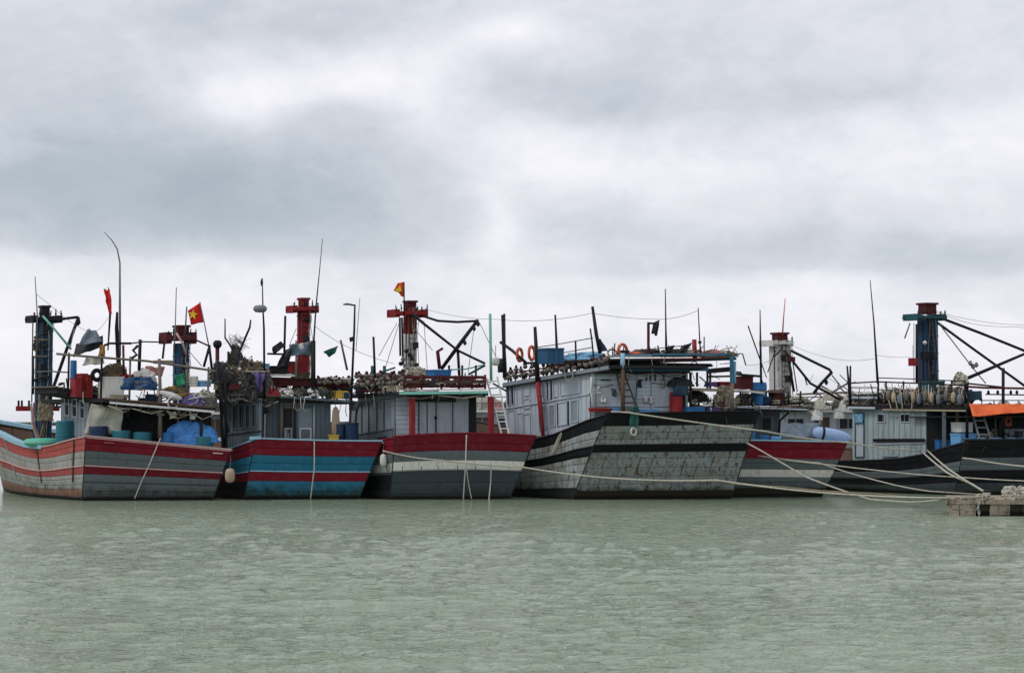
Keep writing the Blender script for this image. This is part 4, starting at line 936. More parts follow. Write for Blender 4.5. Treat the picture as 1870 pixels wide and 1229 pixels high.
# right half of the roof
sheetq(B2, 1.0, [(476, 707), (498, 703), (504, 722), (478, 724)], 'cloth_pink', 'red and white striped cloth bundle by the light pole', 'cloth', 8, 8, .14, 5, 'cloth', seed=50)
crate(B2, 1.3, 483, 664, 492, 682, 'plastic_light_blue', 'narrow blue box behind the light pole', 'box', .3, ribs=0, name='box')
crate(B2, 1.6, 493, 668, 530, 683, 'plastic_black', 'black equipment box on the white shelf', 'box', .5, ribs=0, taper=0, name='box')
crate(B2, 1.5, 527, 660, 565, 680, 'plastic_red', 'wide red crate under the black and white tarpaulin', 'crate', .55, ribs=4)
crate(B2, 1.3, 540, 680, 566, 692, 'net_brown', 'olive wooden box below the wide red crate', 'box', .4, ribs=2, name='box')
B2.bar([(488, 685), (540, 686)], 1.4, .35, .09, 'white_trim', 'shelf'); B2.bar([(592, 690), (640, 692)], 1.4, .2, .07, 'white_trim', 'shelf')
B2.bar([(484, 696), (640, 700)], 1.7, .3, .35, 'dark_red_metal', 'roof_rail'); B2.bar([(488, 646), (520, 647)], 1.5, .10, .08, 'dark_metal', 'bracket')
sheetq(B2, 1.0, [(528, 630), (572, 624), (570, 648), (520, 650)], 'tarp_slate', 'grey and white tarpaulin bundled round the tall aerial', 'tarpaulin', 14, 10, .16, 3, seed=51)
sheetq(B2, 1.1, [(516, 640), (540, 632), (528, 668), (505, 672)], 'tarp_black', 'black tarpaulin slumped left of the red crate', 'tarpaulin', 12, 10, .16, 2.6, seed=52)
sheetq(B2, 1.15, [(497, 634), (514, 622), (520, 632), (503, 646)], 'tarp_black', 'black rag flying left of the red mast', 'flag', 8, 6, .12, 3.6, 'rag', seed=53)
sheetq(B2, 1.0, [(540, 628), (565, 626), (562, 634), (545, 640)], 'cloth_white', 'white cloth lying on the grey tarpaulin', 'cloth', 8, 6, .08, 4, 'cloth', seed=54)
sheetq(B2, 1.0, [(592, 641), (618, 631), (612, 645), (602, 652)], 'net_green', 'dark green rag blowing right of the red mast', 'flag', 10, 6, .10, 4, 'rag', seed=55)
for i, (x, s_) in enumerate(((497, 'red'), (520, 'white'), (548, 'dark'), (568, 'white'), (590, 'dark'))):
    m_ = {'red': 'plastic_red', 'white': 'cloth_white', 'dark': 'net_dark'}[s_]
    heap(B2.p(x, 724, 1.0), .34, .3, .32, m_, ['red sack', 'small white sack', 'black sack', 'white sack', 'dark blue sack'][i] + ' on the roof edge ' + ['right of the light pole', 'below the black box', 'below the olive box', 'left of the aerial post', 'right of the aerial post'][i], 'sack', seed=60 + i, u=B2.u, f=B2.f, strands=5, name='sack')
crate(B2, .95, 604, 714, 635, 728, 'plastic_yellow', 'yellow crate on the right end of the roof edge', 'crate', .4, ribs=3, z=Z2)
lamp_row([B2.p(x, 712 - (x % 3) * 5, 1.3 + (x % 2) * .3) for x in range(584, 642, 6)], 'in the lower row on the blue boat roof', 'fishing lamps on the blue boat', 3, .95)
lamp_row([B2.p(x, 698, 1.6) for x in range(588, 640, 7)], 'in the upper row on the blue boat roof', 'fishing lamps on the blue boat', 4, .85)
B2.pole([(479, 508), (480, 560), (482, 600), (483, 735)], .75, [.02, .03, .045, .05], 'dark_metal', 'light_pole')
MB().lathe(B2.p(475, 564, .7), [(.05, -.28), (.14, -.2), (.16, 0), (.14, .2), (.05, .28)], 12, B2.u).build('lamp_head', 'grey_metal', B2.root, smooth=True); MB().lathe(B2.p(478, 516, .75), [(.03, -.15), (.06, 0), (.03, .15)], 8).build('lamp_head', 'dark_metal', B2.root)
B2.pole([(589, 436), (583, 500), (577, 560), (572, 640)], .9, [.012, .02, .032, .04], 'dark_metal', 'whip_aerial'); B2.pole([(572, 622), (572, 730)], .95, .10, 'dark_metal', 'aerial_mount')
B2.pole([(521, 577), (519, 650)], 2, .05, 'dark_metal', 'pole'); B2.pole([(541, 622), (541, 690)], 1.1, .045, 'grey_metal', 'post'); B2.pole([(622, 621), (634, 676)], 1.5, [.045, .05], 'old_wood', 'pole')
B2.pole([(648, 556), (647, 600), (641, 740)], 1.0, [.035, .045, .055], 'dark_metal', 'light_pole'); B2.pole([(648, 558), (632, 555)], 1.0, .035, 'dark_metal', 'arm'); B2.pole([(657, 545), (650, 640)], 1.1, .014, 'grey_metal', 'whip_aerial')
MB().box(B2.p(634, 556, 1.0), B2.u * .12, B2.f * .08, ZU * .03).build('lamp_head', 'dark_metal', B2.root)
sheetq(B2, .95, [(637, 617), (646, 614), (646, 622), (639, 625)], 'tarp_black', 'small black rag tied to the right street light pole', 'flag', 5, 4, .05, 5, 'rag', seed=56)
sheetq(B2, .8, [(638, 730), (662, 733), (656, 752), (636, 748)], 'net_dark', 'dark netting hung at the right corner of the net covered roof', 'netting', 8, 8, .18, 4, 'netting', seed=57)
for x in (640, 652): B2.pole([(x, 745), (x - 6 if x > 645 else x - 2, 800)], 1.0, .05, 'cabin_dark', 'post')
# after deck
t = thing('board', 'long pale tan board leaning on the corner of the grey house', 'board', B2.p(613, 800, 1.0)); MB().lathe(B2.p(613, 770, 1.0), [(.05, -.58), (.15, -.50), (.17, 0), (.14, .45), (.05, .62)], 12, ZU, .3).build('body', 'foam_tan', t, smooth=True); MB().beam(B2.p(613, 793, .95), B2.p(613, 747, .95), .03, .03).build('stringer', 'pale_wood', t)
drum(B2, .7, 619, 775, 636, 812, 'plastic_navy', 'dark blue bucket drum left of the wider one on the stern', z=1.9, taper=.1, open_=True, cat='bucket', name='bucket')
drum(B2, .4, 637, 772, 662, 812, 'plastic_navy', 'wide dark blue tub at the right of the stern deck', z=1.9, taper=.15, open_=True, cat='tub', name='tub')
crate(B2, .5, 606, 794, 619, 803, 'plastic_yellow', 'small yellow box at the foot of the tan board', 'box', .25, ribs=0, name='box')
rope('thin pale line hanging down the blue and red stern', [B2.p(574, 806, -.14), B2.p(574, 855, -.12), B2.p(567, 912, .7)], 'rope_white', .025)
fender(B2.p(700, 840, .0), 'white fender hanging between the blue stern and the white banded one', .14, .5, 'plastic_white')
tag(MB().beam(ground(435, 907, .05), ground(565, 908, .05), .22, .08).build('plank', 'old_wood'), 'grey plank floating at the foot of the blue and red stern', 'plank')
# ================================================================== boat 3: red, grey and white stern
B3 = Boat('wooden fishing boat with a dark grey stern, one white band and a broad red top', (722, 798), (978, 797), (712, 912), (930, 910), 5, 38, .9, 15, 1.8, .08,
          [(0, 1), (.06, .94), (.14, .86), (.3, .80), (.5, .80), (.8, 1.0), (1, 1.4)], camber=.12)
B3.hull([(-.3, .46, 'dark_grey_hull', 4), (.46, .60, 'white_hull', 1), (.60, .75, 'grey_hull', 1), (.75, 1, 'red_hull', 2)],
        [(-.3, .40, 'black_hull', 3), (.40, .46, 'dark_grey_hull', 1), (.46, .60, 'light_grey_hull', 1), (.60, .75, 'grey_hull', 1), (.75, 1, 'red_hull', 2)], seed=3, cap='red_hull')  # black low on the sides is gap shade put into the colour
B3.trim(.455, 'light_grey_hull', .03, .04)
for x in (735, 770, 800, 836, 868): B3.bar([(x, 851), (x, 862)], -.03, .03, .03, 'brown_wood', 'bolt_plate')
a1 = B3.ps(640, 842, .5); a0 = B3.ps(721, 826, .5); t0 = B3.ps(721, 724, .5); t1 = B3.ps(640, 734, .5)
w_, F, nn = wall(B3.root, [a1, a0, t0, t1], 12, 'cabin_grey', seed=11, batten=None, rails=(.95,))
for x in (.28, .44, .62, .78): MB().beam(F(x, .40) + nn * .03, F(x, .93) + nn * .03, .05, .035, nn).build('batten', 'cabin_dark', w_)
panel(w_, F, nn, .18, .98, .10, .44, 'cabin_blue_grey', .05, 'locker', inner='cabin_blue_grey')
for x in (.3, .66): MB().beam(F(x, .30) + nn * .07, F(x + .18, .30) + nn * .07, .05, .06, nn).build('slot', 'plastic_black', w_)
q = [B3.p(721, 826, 1.5), B3.p(868, 826, 1.5), B3.p(868, 724, 1.5), B3.p(721, 724, 1.5)]
w_, F, nn = wall(B3.root, q, 12, 'cabin_pale', horiz=True, seed=12)
for x in (.295, .40, .51, .715): MB().beam(F(x, .02) + nn * .03, F(x, .98) + nn * .03, .04, .03, nn).build('batten', 'cabin_dark', w_)
for (x0, x1) in ((.31, .50), (.52, .71), (.73, .985)): panel(w_, F, nn, x0, x1, .12, .92, 'cabin_pale', .05, 'door_leaf', inner='cabin_pale')
MB().beam(F(.505, .30) + nn * .07, F(.505, .62) + nn * .07, .05, .04, nn).build('handle', 'teal_paint', w_); MB().lathe(F(.505, .60) + nn * .1, [(.06, 0), (.07, .05), (.04, .10)], 8).build('lock', 'plastic_black', w_)
MB().box(F(.5, .93) + nn * .25, B3.u * .85, nn * .05, ZU * .07).build('awning_roll', 'tarp_black', w_)
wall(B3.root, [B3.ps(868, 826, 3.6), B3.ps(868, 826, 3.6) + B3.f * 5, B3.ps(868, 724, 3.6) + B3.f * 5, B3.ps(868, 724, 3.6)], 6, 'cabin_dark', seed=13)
for x0, x1, yt in ((748, 757, 726), (892, 901, 724)):
    a_ = B3.p((x0 + x1) / 2, yt, .25); b_ = B3.p((x0 + x1) / 2, 815, .25); MB().beam(b_, a_, .21, .16, B3.f).build('post', 'red_post', B3.root)
B3.slab((731, 717), (892, 717), .15, 5.6, .13, 'roof_dark'); MB().beam(B3.p(729, 718, .08), B3.p(892, 716, .08), .05, .115).build('fascia', 'mint_trim', B3.root); MB().beam(B3.p(735, 712, .12), B3.p(888, 711, .12), .05, .05).build('fascia', 'pink_trim', B3.root)
a_, b_ = B3.ps(731, 720, .3), B3.ps(655, 731, .3); MB().beam(a_, b_, .08, .17, ZU).build('fascia', 'cabin_grey', B3.root)
MB().hexa([a_ - ZU * .05, B3.p(800, 718, 1.2), B3.p(800, 718, 1.2) + B3.f * 5, b_ - ZU * .05] + [a_ + ZU * .07, B3.p(800, 713, 1.2), B3.p(800, 713, 1.2) + B3.f * 5, b_ + ZU * .07]).build('roof', 'roof_dark', B3.root)
for x in range(745, 890, 14): MB().beam(B3.p(x, 723, .2), B3.p(x, 723, .2) + B3.f * 5, .05, .08).build('rafter', 'cabin_dark', B3.root)
for i, (y, m_) in enumerate(((689, 'dark_red_metal'), (697, 'brown_wood'), (705, 'dark_red_metal'))):
    B3.bar([(736, y), (888, y)], .7 + .02 * i, .05, .13, m_, 'bulwark_board')
B3.bar([(655, 700), (732, 694)], 2.2, .06, .12, 'brown_wood', 'bulwark_board'); B3.bar([(657, 716), (734, 707)], 1.9, .06, .12, 'dark_red_metal', 'bulwark_board')
for x in (738, 770, 806, 838, 862, 886): B3.pole([(x, 684), (x, 712)], .62, .045, 'dark_red_metal', 'post')
Z3 = B3.p(800, 714, 1.2)[2]
lamp_row([B3.p(x, 706 - (i % 2) * 7, 1.5 + .4 * (i % 2)) for i, x in enumerate(range(652, 738, 5))], 'in the front cluster on the green edged roof', 'fishing lamps on the white banded boat', 5, 1.05)
lamp_row([B3.p(x, 691, 2.2) for x in range(650, 735, 8)], 'in the back cluster on the green edged roof', 'fishing lamps on the white banded boat', 6, .95)
heap(B3.p(750, 690, 2.5), .5, .4, .4, 'net_grey', 'small grey net heap at the foot of the red and white mast', seed=70, strands=20, sm='rope_pale', u=B3.u, f=B3.f, floats=8)
heap(B3.p(768, 690, 2.2), .35, .3, .42, 'rope_dirty', 'pale coiled line right of the red and white mast', 'rope', seed=71, strands=20, sm='rope_pale', u=B3.u, f=B3.f, name='rope_pile')
B3.pole([(655, 694), (722, 671)], 2.4, .04, 'teal_paint', 'rail'); 
for x in (680, 702): B3.pole([(x, 695), (x, 668)], 2.4, .07, 'teal_paint', 'post')
B3.pole([(682, 615), (685, 690)], 2.6, .05, 'dark_metal', 'pole')
crate(B3, .9, 792, 675, 825, 688, 'plastic_blue', 'bright blue plastic tub on the green edged roof', 'tub', .6, ribs=5, taper=.08, name='tub')
crate(B3, .8, 797, 689, 822, 697, 'tarp_purple', 'violet box below the bright blue tub', 'box', .4, ribs=0, name='box')
B3.pole([(803, 674), (799, 642), (809, 636)], 1.6, [.08, .08, .06], 'dark_red_metal', 'stove_pipe')
for x in (820, 844, 869): B3.pole([(x, 690), (x, 668)], 1.5, .045, 'dark_metal', 'post'); MB().lathe(B3.p(x, 672, 1.5), [(.03, 0), (.06, .05), (.03, .12)], 8).build('lamp_head', 'dark_metal', B3.root)
B3.pole([(820, 675), (850, 674), (885, 666)], 1.5, .03, 'mint_trim', 'rail'); B3.pole([(855, 684), (886, 667)], 1.3, .05, 'teal_paint', 'brace')
B3.pole([(895, 573), (896, 640), (897, 695)], .9, .06, 'mint_trim', 'pole'); B3.pole([(918, 575), (920, 640), (921, 690)], 1.0, .07, 'dark_metal', 'pole')
c3, w3, zt3 = mast(B3, 9.0, 545, 562, 560, 700, 'mast_red', (546, 561, 546, 560), 'mast_red', (528, 576, 559, 571), 'mast_red')
B3.pole([(541, 600), (528, 632)], 8.6, .015, 'grey_metal', 'stay'); B3.pole([(566, 590), (575, 640)], 8.6, .015, 'grey_metal', 'stay')
ladder(B3, .9, .1, (888, 690), (918, 800), (908, 688), (931, 800), 'white_trim', 9, .04, 'weathered white ladder leaning between the red stern and the big black banded boat')
fender(B3.p(905, 660, 1.2), 'grey float bunch hanging beside the top of the ladder', .16, .35, 'plastic_white')
B3.bar([(900, 700), (928, 716)], .9, .3, .06, 'teal_paint', 'shelf')
rope('double white line hanging down the middle of the red topped stern', [B3.p(852, 794, -.16), B3.p(850, 850, -.13), B3.p(846, 912, .6)], 'rope_white', .028)
rope('white line tail hanging beside the double line on the dark grey stern', [B3.p(852, 858, -.08), B3.p(856, 885, .3), B3.p(861, 910, .5)], 'rope_white', .022)
rope('white line trailing into the water near the right edge of the dark grey stern', [B3.p(897, 853, -.08), B3.p(896, 880, .3), B3.p(892, 921, .2)], 'rope_white', .026)
# ================================================================== boat 4: the big black banded one
B4 = Boat('large high sterned boat with black bands, rusty grey planking and tall pale house', (1108, 756), (1385, 752), (1045, 912), (1335, 910), 6, 42, 2.0, 20, 2.0, .08,
          [(0, 1), (.05, .93), (.1, .82), (.17, .70), (.3, .64), (.5, .66), (.8, .9), (1, 1.2)])
B4.hull([(-.3, .10, 'maroon_hull', 2), (.10, .56, 'rusty_grey_hull', 5), (.56, .64, 'black_hull', 1), (.64, .86, 'rusty_grey_hull', 3), (.86, 1, 'black_hull', 1)],
        [(-.3, .14, 'black_hull', 2), (.14, .52, 'rusty_grey_hull', 4), (.52, .64, 'black_hull', 1), (.64, .84, 'rusty_grey_hull', 2), (.84, 1, 'black_hull', 1)], seed=4, tsegs=1, cap='black_hull')  # lowest black side band is painted shade; the upper black bands are paint
B4.trim(.64, 'black_hull', .05, .05); B4.trim(.56, 'black_hull', .04, .04)
for x, y, l in ((1246, 860, 22), (1215, 862, 24), (1188, 866, 26), (1280, 860, 22), (1305, 862, 26), (1330, 850, 30), (1160, 860, 22), (1135, 862, 24), (1352, 836, 34)):
    MB().beam(B4.T((x - 1105) / 280, .60 - .0), B4.T((x - 1112) / 280, .62), .01, .01).build('seam', 'brown_wood', B4.root) if False else None
for sx, k0, k1 in ((.1, .36, .52), (.22, .22, .38), (.33, .25, .5), (.41, .32, .53), (.53, .2, .34), (.62, .28, .5), (.71, .2, .40), (.8, .30, .53), (.9, .3, .55), (.16, .66, .76), (.45, .7, .84), (.68, .66, .78)): MB().beam(B4.T(sx, k0) - B4.f * .04, B4.T(sx, k1) - B4.f * .04, .022, .012, B4.f).build('butt_strap', 'rusty_strap', B4.root)
for sx in (.28, .5, .72, .88): MB().beam(B4.T(sx, .66) - B4.f * .04, B4.T(sx, .85) - B4.f * .04, .02, .012, B4.f).build('butt_strap', 'light_grey_hull', B4.root)
a1 = B4.ps(927, 805, .3); a0 = B4.ps(1078, 782, .3); t0 = B4.ps(1078, 674, .3); t1 = B4.ps(923, 700, .3)
w_, F, nn = wall(B4.root, [a1, a0, t0, t1], 22, 'cabin_pale', seed=21)
for x0, x1, y0, y1, inner in ((.02, .06, .60, .97, 'plastic_black'), (.07, .11, .60, .97, 'plastic_black'), (.02, .11, .08, .52, 'cabin_pale'), (.14, .21, .55, .95, 'cabin_pale'), (.22, .30, .72, .95, 'cabin_pale'), (.22, .30, .5, .68, 'cabin_pale'), (.14, .21, .05, .45, 'cabin_pale'), (.22, .30, .05, .42, 'cabin_pale'),
        (.38, .46, .68, .95, 'cabin_pale'), (.47, .55, .60, .90, 'cabin_pale'), (.40, .49, .10, .50, 'cabin_grey'), (.53, .60, .12, .50, 'cabin_grey'), (.62, .74, .12, .52, 'cabin_pale'), (.78, .87, .14, .52, 'cabin_grey'), (.58, .64, .62, .95, 'cabin_pale'), (.66, .90, .62, .95, 'cabin_pale')):
    panel(w_, F, nn, x0, x1, y0, y1, 'cabin_pale', .035, 'shutter', inner=inner, depth=.03)
for y in (.56,): MB().beam(F(.0, y) + nn * .05, F(1, y + .02) + nn * .05, .05, .05, nn).build('rail', 'cabin_pale', w_)
for x in (.56, .515, .63, .755): MB().beam(F(x, .1 if x > .56 else .55) + nn * .05, F(x, .52 if x > .56 else .95) + nn * .05, .03, .035, nn).build('batten', 'plastic_black', w_)
q = [B4.p(1079, 772, 1.0), B4.p(1256, 772, 1.0), B4.p(1256, 672, 1.0), B4.p(1079, 672, 1.0)]
w_, F, nn = wall(B4.root, q, 14, 'cabin_pale', horiz=True, seed=22)
for x in (.045, .47, .62, .98): MB().beam(F(x, .05) + nn * .04, F(x, .98) + nn * .04, .05, .04, nn).build('batten', 'cabin_grey', w_)
for x0, x1, y0, y1 in ((.06, .30, .3, .72), (.33, .46, .3, .72), (.66, .97, .3, .68)): panel(w_, F, nn, x0, x1, y0, y1, 'cabin_pale', .04, 'shutter', inner='cabin_pale')
for x0, x1, y in ((.1, .2, .78), (.34, .39, .79), (.49, .53, .77)): MB().beam(F(x0, y) + nn * .05, F(x1, y) + nn * .05, .05, .045, nn).build('slot', 'plastic_black', w_)
for x in (.57, .61, .66, .75): MB().beam(F(x, .76) + nn * .05, F(x, .88) + nn * .05, .05, .05, nn).build('hook', 'plastic_black', w_)
B4.pole([(1085, 752), (1079, 715), (1080, 688)], .8, .05, 'cloth_white', 'pipe')
a_, b_ = B4.ps(1112, 667, .1), B4.ps(919, 699, .1)
MB().hexa([a_ - ZU * .12, a_ + B4.u * 4 - ZU * .12, b_ + B4.u * 4 - ZU * .12, b_ - ZU * .12, a_ - ZU * .0, a_ + B4.u * 4, b_ + B4.u * 4, b_]).build('roof', 'roof_dark', B4.root)
MB().beam(a_ - ZU * .09, b_ - ZU * .09, .10, .14).build('fascia', 'cabin_grey', B4.root); MB().beam(a_ - ZU * .19, b_ - ZU * .19, .08, .05).build('fascia', 'cabin_dark', B4.root)
B4.slab((1112, 655), (1345, 653), .2, 5, .10, 'roof_dark'); B4.slab((1120, 661), (1300, 664), .9, 4, .13, 'cabin_dark', 'ceiling')
B4.bar([(1138, 674), (1293, 674)], .5, .12, .16, 'blue_trim'); B4.bar([(1085, 681), (1260, 679)], .75, .12, .10, 'cabin_dark')
for i, (x0, x1, y, m_) in enumerate(((1110, 1190, 651, 'cabin_grey'), (1130, 1330, 648, 'blue_trim'), (1185, 1290, 656, 'dark_red_metal'), (1220, 1345, 647, 'old_wood'), (1205, 1270, 660, 'brown_wood'), (1280, 1342, 654, 'pale_wood'))):
    B4.bar([(x0, y), (x1, y - 1)], .15 + .06 * i, .16, .07, m_, 'roof_board')
for x in (1345,): B4.pole([(1290, 651), (1345, 646), (1356, 646), (1362, 667)], .6, .03, 'grey_metal', 'rail')
for i in range(9): MB().beam(B4.p(1125 + i * 22, 668, .4), B4.p(1125 + i * 22, 668, .4) + B4.f * 4, .06, .09).build('rafter', 'cabin_dark', B4.root)
B4.pole([(1137, 645), (1137, 672)], .1, .10, 'light_blue_trim', 'post'); B4.pole([(1137, 672), (1138, 752)], .1, .085, 'brown_wood', 'post')
B4.bar([(1336, 650), (1337, 700)], .1, .16, .14, 'blue_trim', 'post'); B4.pole([(1337, 700), (1337, 752)], .1, .085, 'old_wood', 'post'); B4.pole([(1342, 660), (1342, 700)], .2, .06, 'light_blue_trim', 'post')
for x in (1249, 1261): B4.pole([(x, 680), (x, 752)], .9, .06, 'cabin_dark', 'post')
B4.pole([(978, 598), (980, 670), (981, 704)], -0.0, [.07, .09, .12], 'dark_metal', 'post') if False else None
def p4s(pts, r, m_, name='post', a=.0):
    return MB().tube([B4.ps(x, y, a) for x, y in pts], r, 7).build(name, m_, B4.root, smooth=True)
p4s([(977, 597), (980, 650), (982, 700)], [.07, .09, .11], 'dark_metal', a=-.05); p4s([(982, 698), (987, 745), (992, 795)], [.11, .10, .08], 'red_post', a=-.05)
p4s([(921, 573), (921, 640), (923, 690)], [.05, .07, .09], 'dark_metal', 'pole', .3); p4s([(914, 625), (935, 640), (962, 664)], .07, 'dark_metal', 'brace', .3)
p4s([(1014, 575), (1017, 640), (1019, 672)], [.04, .06, .08], 'dark_metal', 'pole', .4); p4s([(1082, 560), (1089, 610), (1096, 645)], [.06, .08, .08], 'dark_metal', 'pole', .4); p4s([(1078, 600), (1081, 622), (1084, 652)], .035, 'dark_metal', 'post', .2)
p4s([(983, 634), (1017, 629), (1083, 617)], .022, 'grey_metal', 'rail', .4); p4s([(1030, 644), (1083, 634)], .022, 'grey_metal', 'rail', .4); p4s([(1051, 622), (1052, 658)], .04, 'dark_metal', 'post', .4)
p4s([(913, 655), (914, 680)], .12, 'net_dark', 'net_roll', .3)
for i, (x, y, s_) in enumerate(((949, 648, 'left'), (971, 645, 'right'))):
    lifering(B4.ps(x, y, .5), B4.mn * .7 + B4.n * .75, 'orange life ring standing on the lamp lined roof, ' + s_ + ' one of the pair', .27 if i == 0 else .29)
lifering(B4.p(1137, 645, .6) + ZU * .12, -B4.f, 'single orange life ring lying over the blue post at the roof corner', .24)
heap(B4.p(1157, 652, .9), .35, .25, .22, 'plastic_orange', 'orange bag lying right of the single life ring', 'bag', seed=80, u=B4.u, f=B4.f, name='bag')
crate(B4, 1.6, 1000, 637, 1030, 664, 'mast_blue', 'blue machine box between two posts on the lamp lined roof', 'machine', .6, ribs=2, taper=0, lid='mast_blue', name='machine_box')
crate(B4, 2.2, 990, 645, 999, 655, 'dark_red_metal', 'small red box behind the blue machine box', 'box', .25, ribs=1, name='box')
heap(B4.ps(1066, 658, .9), 1.2, .5, .32, 'tarp_sky', 'sky blue tarpaulin spread over gear behind the lamp row', 'tarpaulin', seed=81, u=B4.f, f=B4.u, amp=.35, name='tarpaulin')
sheetq(B4, 1.0, [(1092, 618), (1097, 619), (1112, 641), (1091, 643)], 'tarp_navy', 'dark blue cloth flying like a triangle from the leaning pole', 'cloth', 8, 8, .06, 3, 'cloth', seed=82)
lamps = []
for i in range(27):
    x = 925 + i * 7.1; y = 698 - (x - 919) * .166
    lamps.append(B4.ps(x, y - 2 - (i % 3), .15 + .1 * (i % 2)))
lamp_row(lamps, 'in the front row on the tall pale house roof', 'fishing lamps along the tall house roof', 7, .92)
lamp_row([B4.ps(935 + i * 9, 681 - i * 1.9, .6) for i in range(12)], 'in the smaller back row on the tall pale house roof', 'fishing lamps in the back row of the tall house', 8, .8)
for i in range(14): p4s([(928 + i * 13, 684 - i * 2.1 - 5), (928 + i * 13, 700 - i * 2.1)], .03, 'lamp_cap', 'lamp_stay', .25)
p4s([(931, 683), (1110, 652)], .035, 'dark_red_metal', 'rail', .3)
sheetq(B4, .45, [(1085, 655), (1112, 650), (1118, 672), (1096, 678)], 'net_grey', 'grey and white cord net hung at the roof corner above the ladder', 'netting', 10, 8, .15, 4, 'netting', seed=83)
rope('rope loop hanging from the lamp row over the pale side wall', [B4.ps(1030, 672, -.1), B4.ps(1033, 692, -.12), B4.ps(1039, 697, -.12), B4.ps(1046, 688, -.12), B4.ps(1045, 672, -.1)], 'rope_pale', .022)
MB().tube([B4.p(1184, 652, .6), B4.p(1184, 592, .6)], .06, 7).build('flag_pole', 'dark_red_metal', B4.root)
sheetq(B4, .55, [(1193, 589), (1207, 583), (1201, 613), (1192, 608)], 'tarp_black', 'black flag flapping from the short dark pole on the aft roof', 'flag', 8, 8, .08, 3, 'flag', seed=84)
MB().beam(B4.p(1182, 590, .6), B4.p(1196, 591, .6), .05, .08).build('bracket', 'dark_metal', B4.root)
B4.pole([(1215, 528), (1216, 600), (1217, 650)], .7, [.02, .035, .06], 'dark_metal', 'whip_aerial'); B4.pole([(1275, 562), (1278, 625), (1280, 650)], .8, [.02, .03, .04], 'dark_metal', 'pole'); B4.pole([(1268, 620), (1269, 655)], .7, .10, 'plastic_red', 'red_post'); B4.pole([(1286, 615), (1286, 655)], .9, .03, 'grey_metal', 'post')
MB().lathe(B4.p(1278, 628, .7), [(.03, 0), (.09, .06), (.03, .14)], 8).build('lamp_head', 'dark_metal', B4.root)
B4.pole([(1186, 638), (1260, 630)], .8, .02, 'dark_metal', 'rail'); B4.pole([(1186, 645), (1262, 636)], .8, .02, 'dark_metal', 'rail')
sheetq(B4, .7, [(1216, 634), (1232, 630), (1228, 640), (1217, 648)], 'tarp_black', 'black rag wound on the roof rail right of the tall aerial', 'rag', 8, 6, .08, 4, 'rag', seed=85)
sheetq(B4, .7, [(1246, 632), (1262, 626), (1254, 641), (1236, 648)], 'tarp_black', 'black rag stretched on the roof rail left of the red post', 'rag', 8, 6, .08, 4, 'rag', seed=86)
ladder(B4, .7, .25, (1126, 682), (1141, 752), (1140, 682), (1166, 752), 'brown_wood', 6, .04, 'brown ladder leaning on the pale aft wall above the black stern')
Z4 = B4.T(.3, .95)[2]
crate(B4, .45, 1087, 745, 1117, 752, 'plastic_red', 'long flat red crate on the stern rail below the pale wall', 'crate', .4, ribs=4)
crate(B4, .45, 1120, 744, 1136, 753, 'plastic_light_blue', 'small pale blue box left of the brown post', 'box', .3, ribs=0, z=Z4 - .1, name='box')
crate(B4, .45, 1168, 747, 1204, 753, 'plastic_light_blue', 'flat light blue tray on the stern rail right of the green net', 'tray', .4, ribs=0, z=Z4 - .05, name='tray')
drum(B4, .5, 1232, 716, 1256, 752, 'plastic_red', 'red lantern shaped float with a dark blue hood on the stern', 'float', z=Z4 + .1, name='float_drum')
sheetq(B4, .35, [(1230, 705), (1257, 703), (1259, 722), (1227, 723)], 'tarp_navy', 'dark blue hood over the red float drum', 'cloth', 10, 6, .06, 3, 'cloth', seed=87)
crate(B4, .5, 1256, 743, 1288, 753, 'plastic_blue', 'blue plastic crate on the stern rail right of the red float', 'crate', .4, ribs=4, z=Z4 - .1)
crate(B4, .5, 1295, 744, 1318, 753, 'tarp_purple', 'purple crate on the stern rail beside the blue one', 'crate', .4, ribs=3, z=Z4 - .1)
B4.bar([(1262, 711), (1335, 713)], 1.4, .9, .10, 'pale_wood', 'shelf'); B4.bar([(1268, 742), (1335, 742)], 1.5, .9, .08, 'brown_wood', 'shelf')
for x, y in ((1297, 682), (1292, 700)): B4.pole([(x, 676), (x, 710)], 1.3, .05, 'cabin_dark', 'post')
B4.bar([(1290, 678), (1336, 674)], .8, .1, .2, 'cabin_dark'); B4.bar([(1293, 688), (1334, 687)], .8, .1, .08, 'cabin_dark'); B4.pole([(1273, 680), (1273, 706)], 1.0, .05, 'dark_metal', 'post')
sheetq(B4, 1.0, [(1288, 698), (1310, 697), (1313, 706), (1284, 706)], 'tarp_purple', 'violet cloth folded on the shelf at the right of the pale house', 'cloth', 8, 6, .08, 3, 'cloth', seed=88)
crate(B4, 1.2, 1316, 697, 1334, 707, 'plastic_red', 'red crate on the upper shelf next to the violet cloth', 'crate', .4, ribs=3)
heap(B4.p(1322, 745, 1.0), .35, .35, .8, 'rope_dirty', 'olive rope bundle hanging from the shelf to the deck', 'rope', seed=89, strands=22, sm='rope_pale', u=B4.u, f=B4.f, name='rope_bundle', sr=.03)
heap(B4.p(1270, 735, 2.0), .5, .4, .45, 'net_dark', 'black net pile under the shelf', seed=90, strands=14, u=B4.u, f=B4.f)
heap(B4.p(1242, 706, .8), .5, .3, .35, 'tarp_black', 'black bag shelf clutter hanging at the right end of the pale wall', 'bag', seed=91, u=B4.u, f=B4.f, name='bag')
B4.bar([(1222, 703), (1258, 704)], .85, .3, .06, 'cabin_dark', 'shelf')
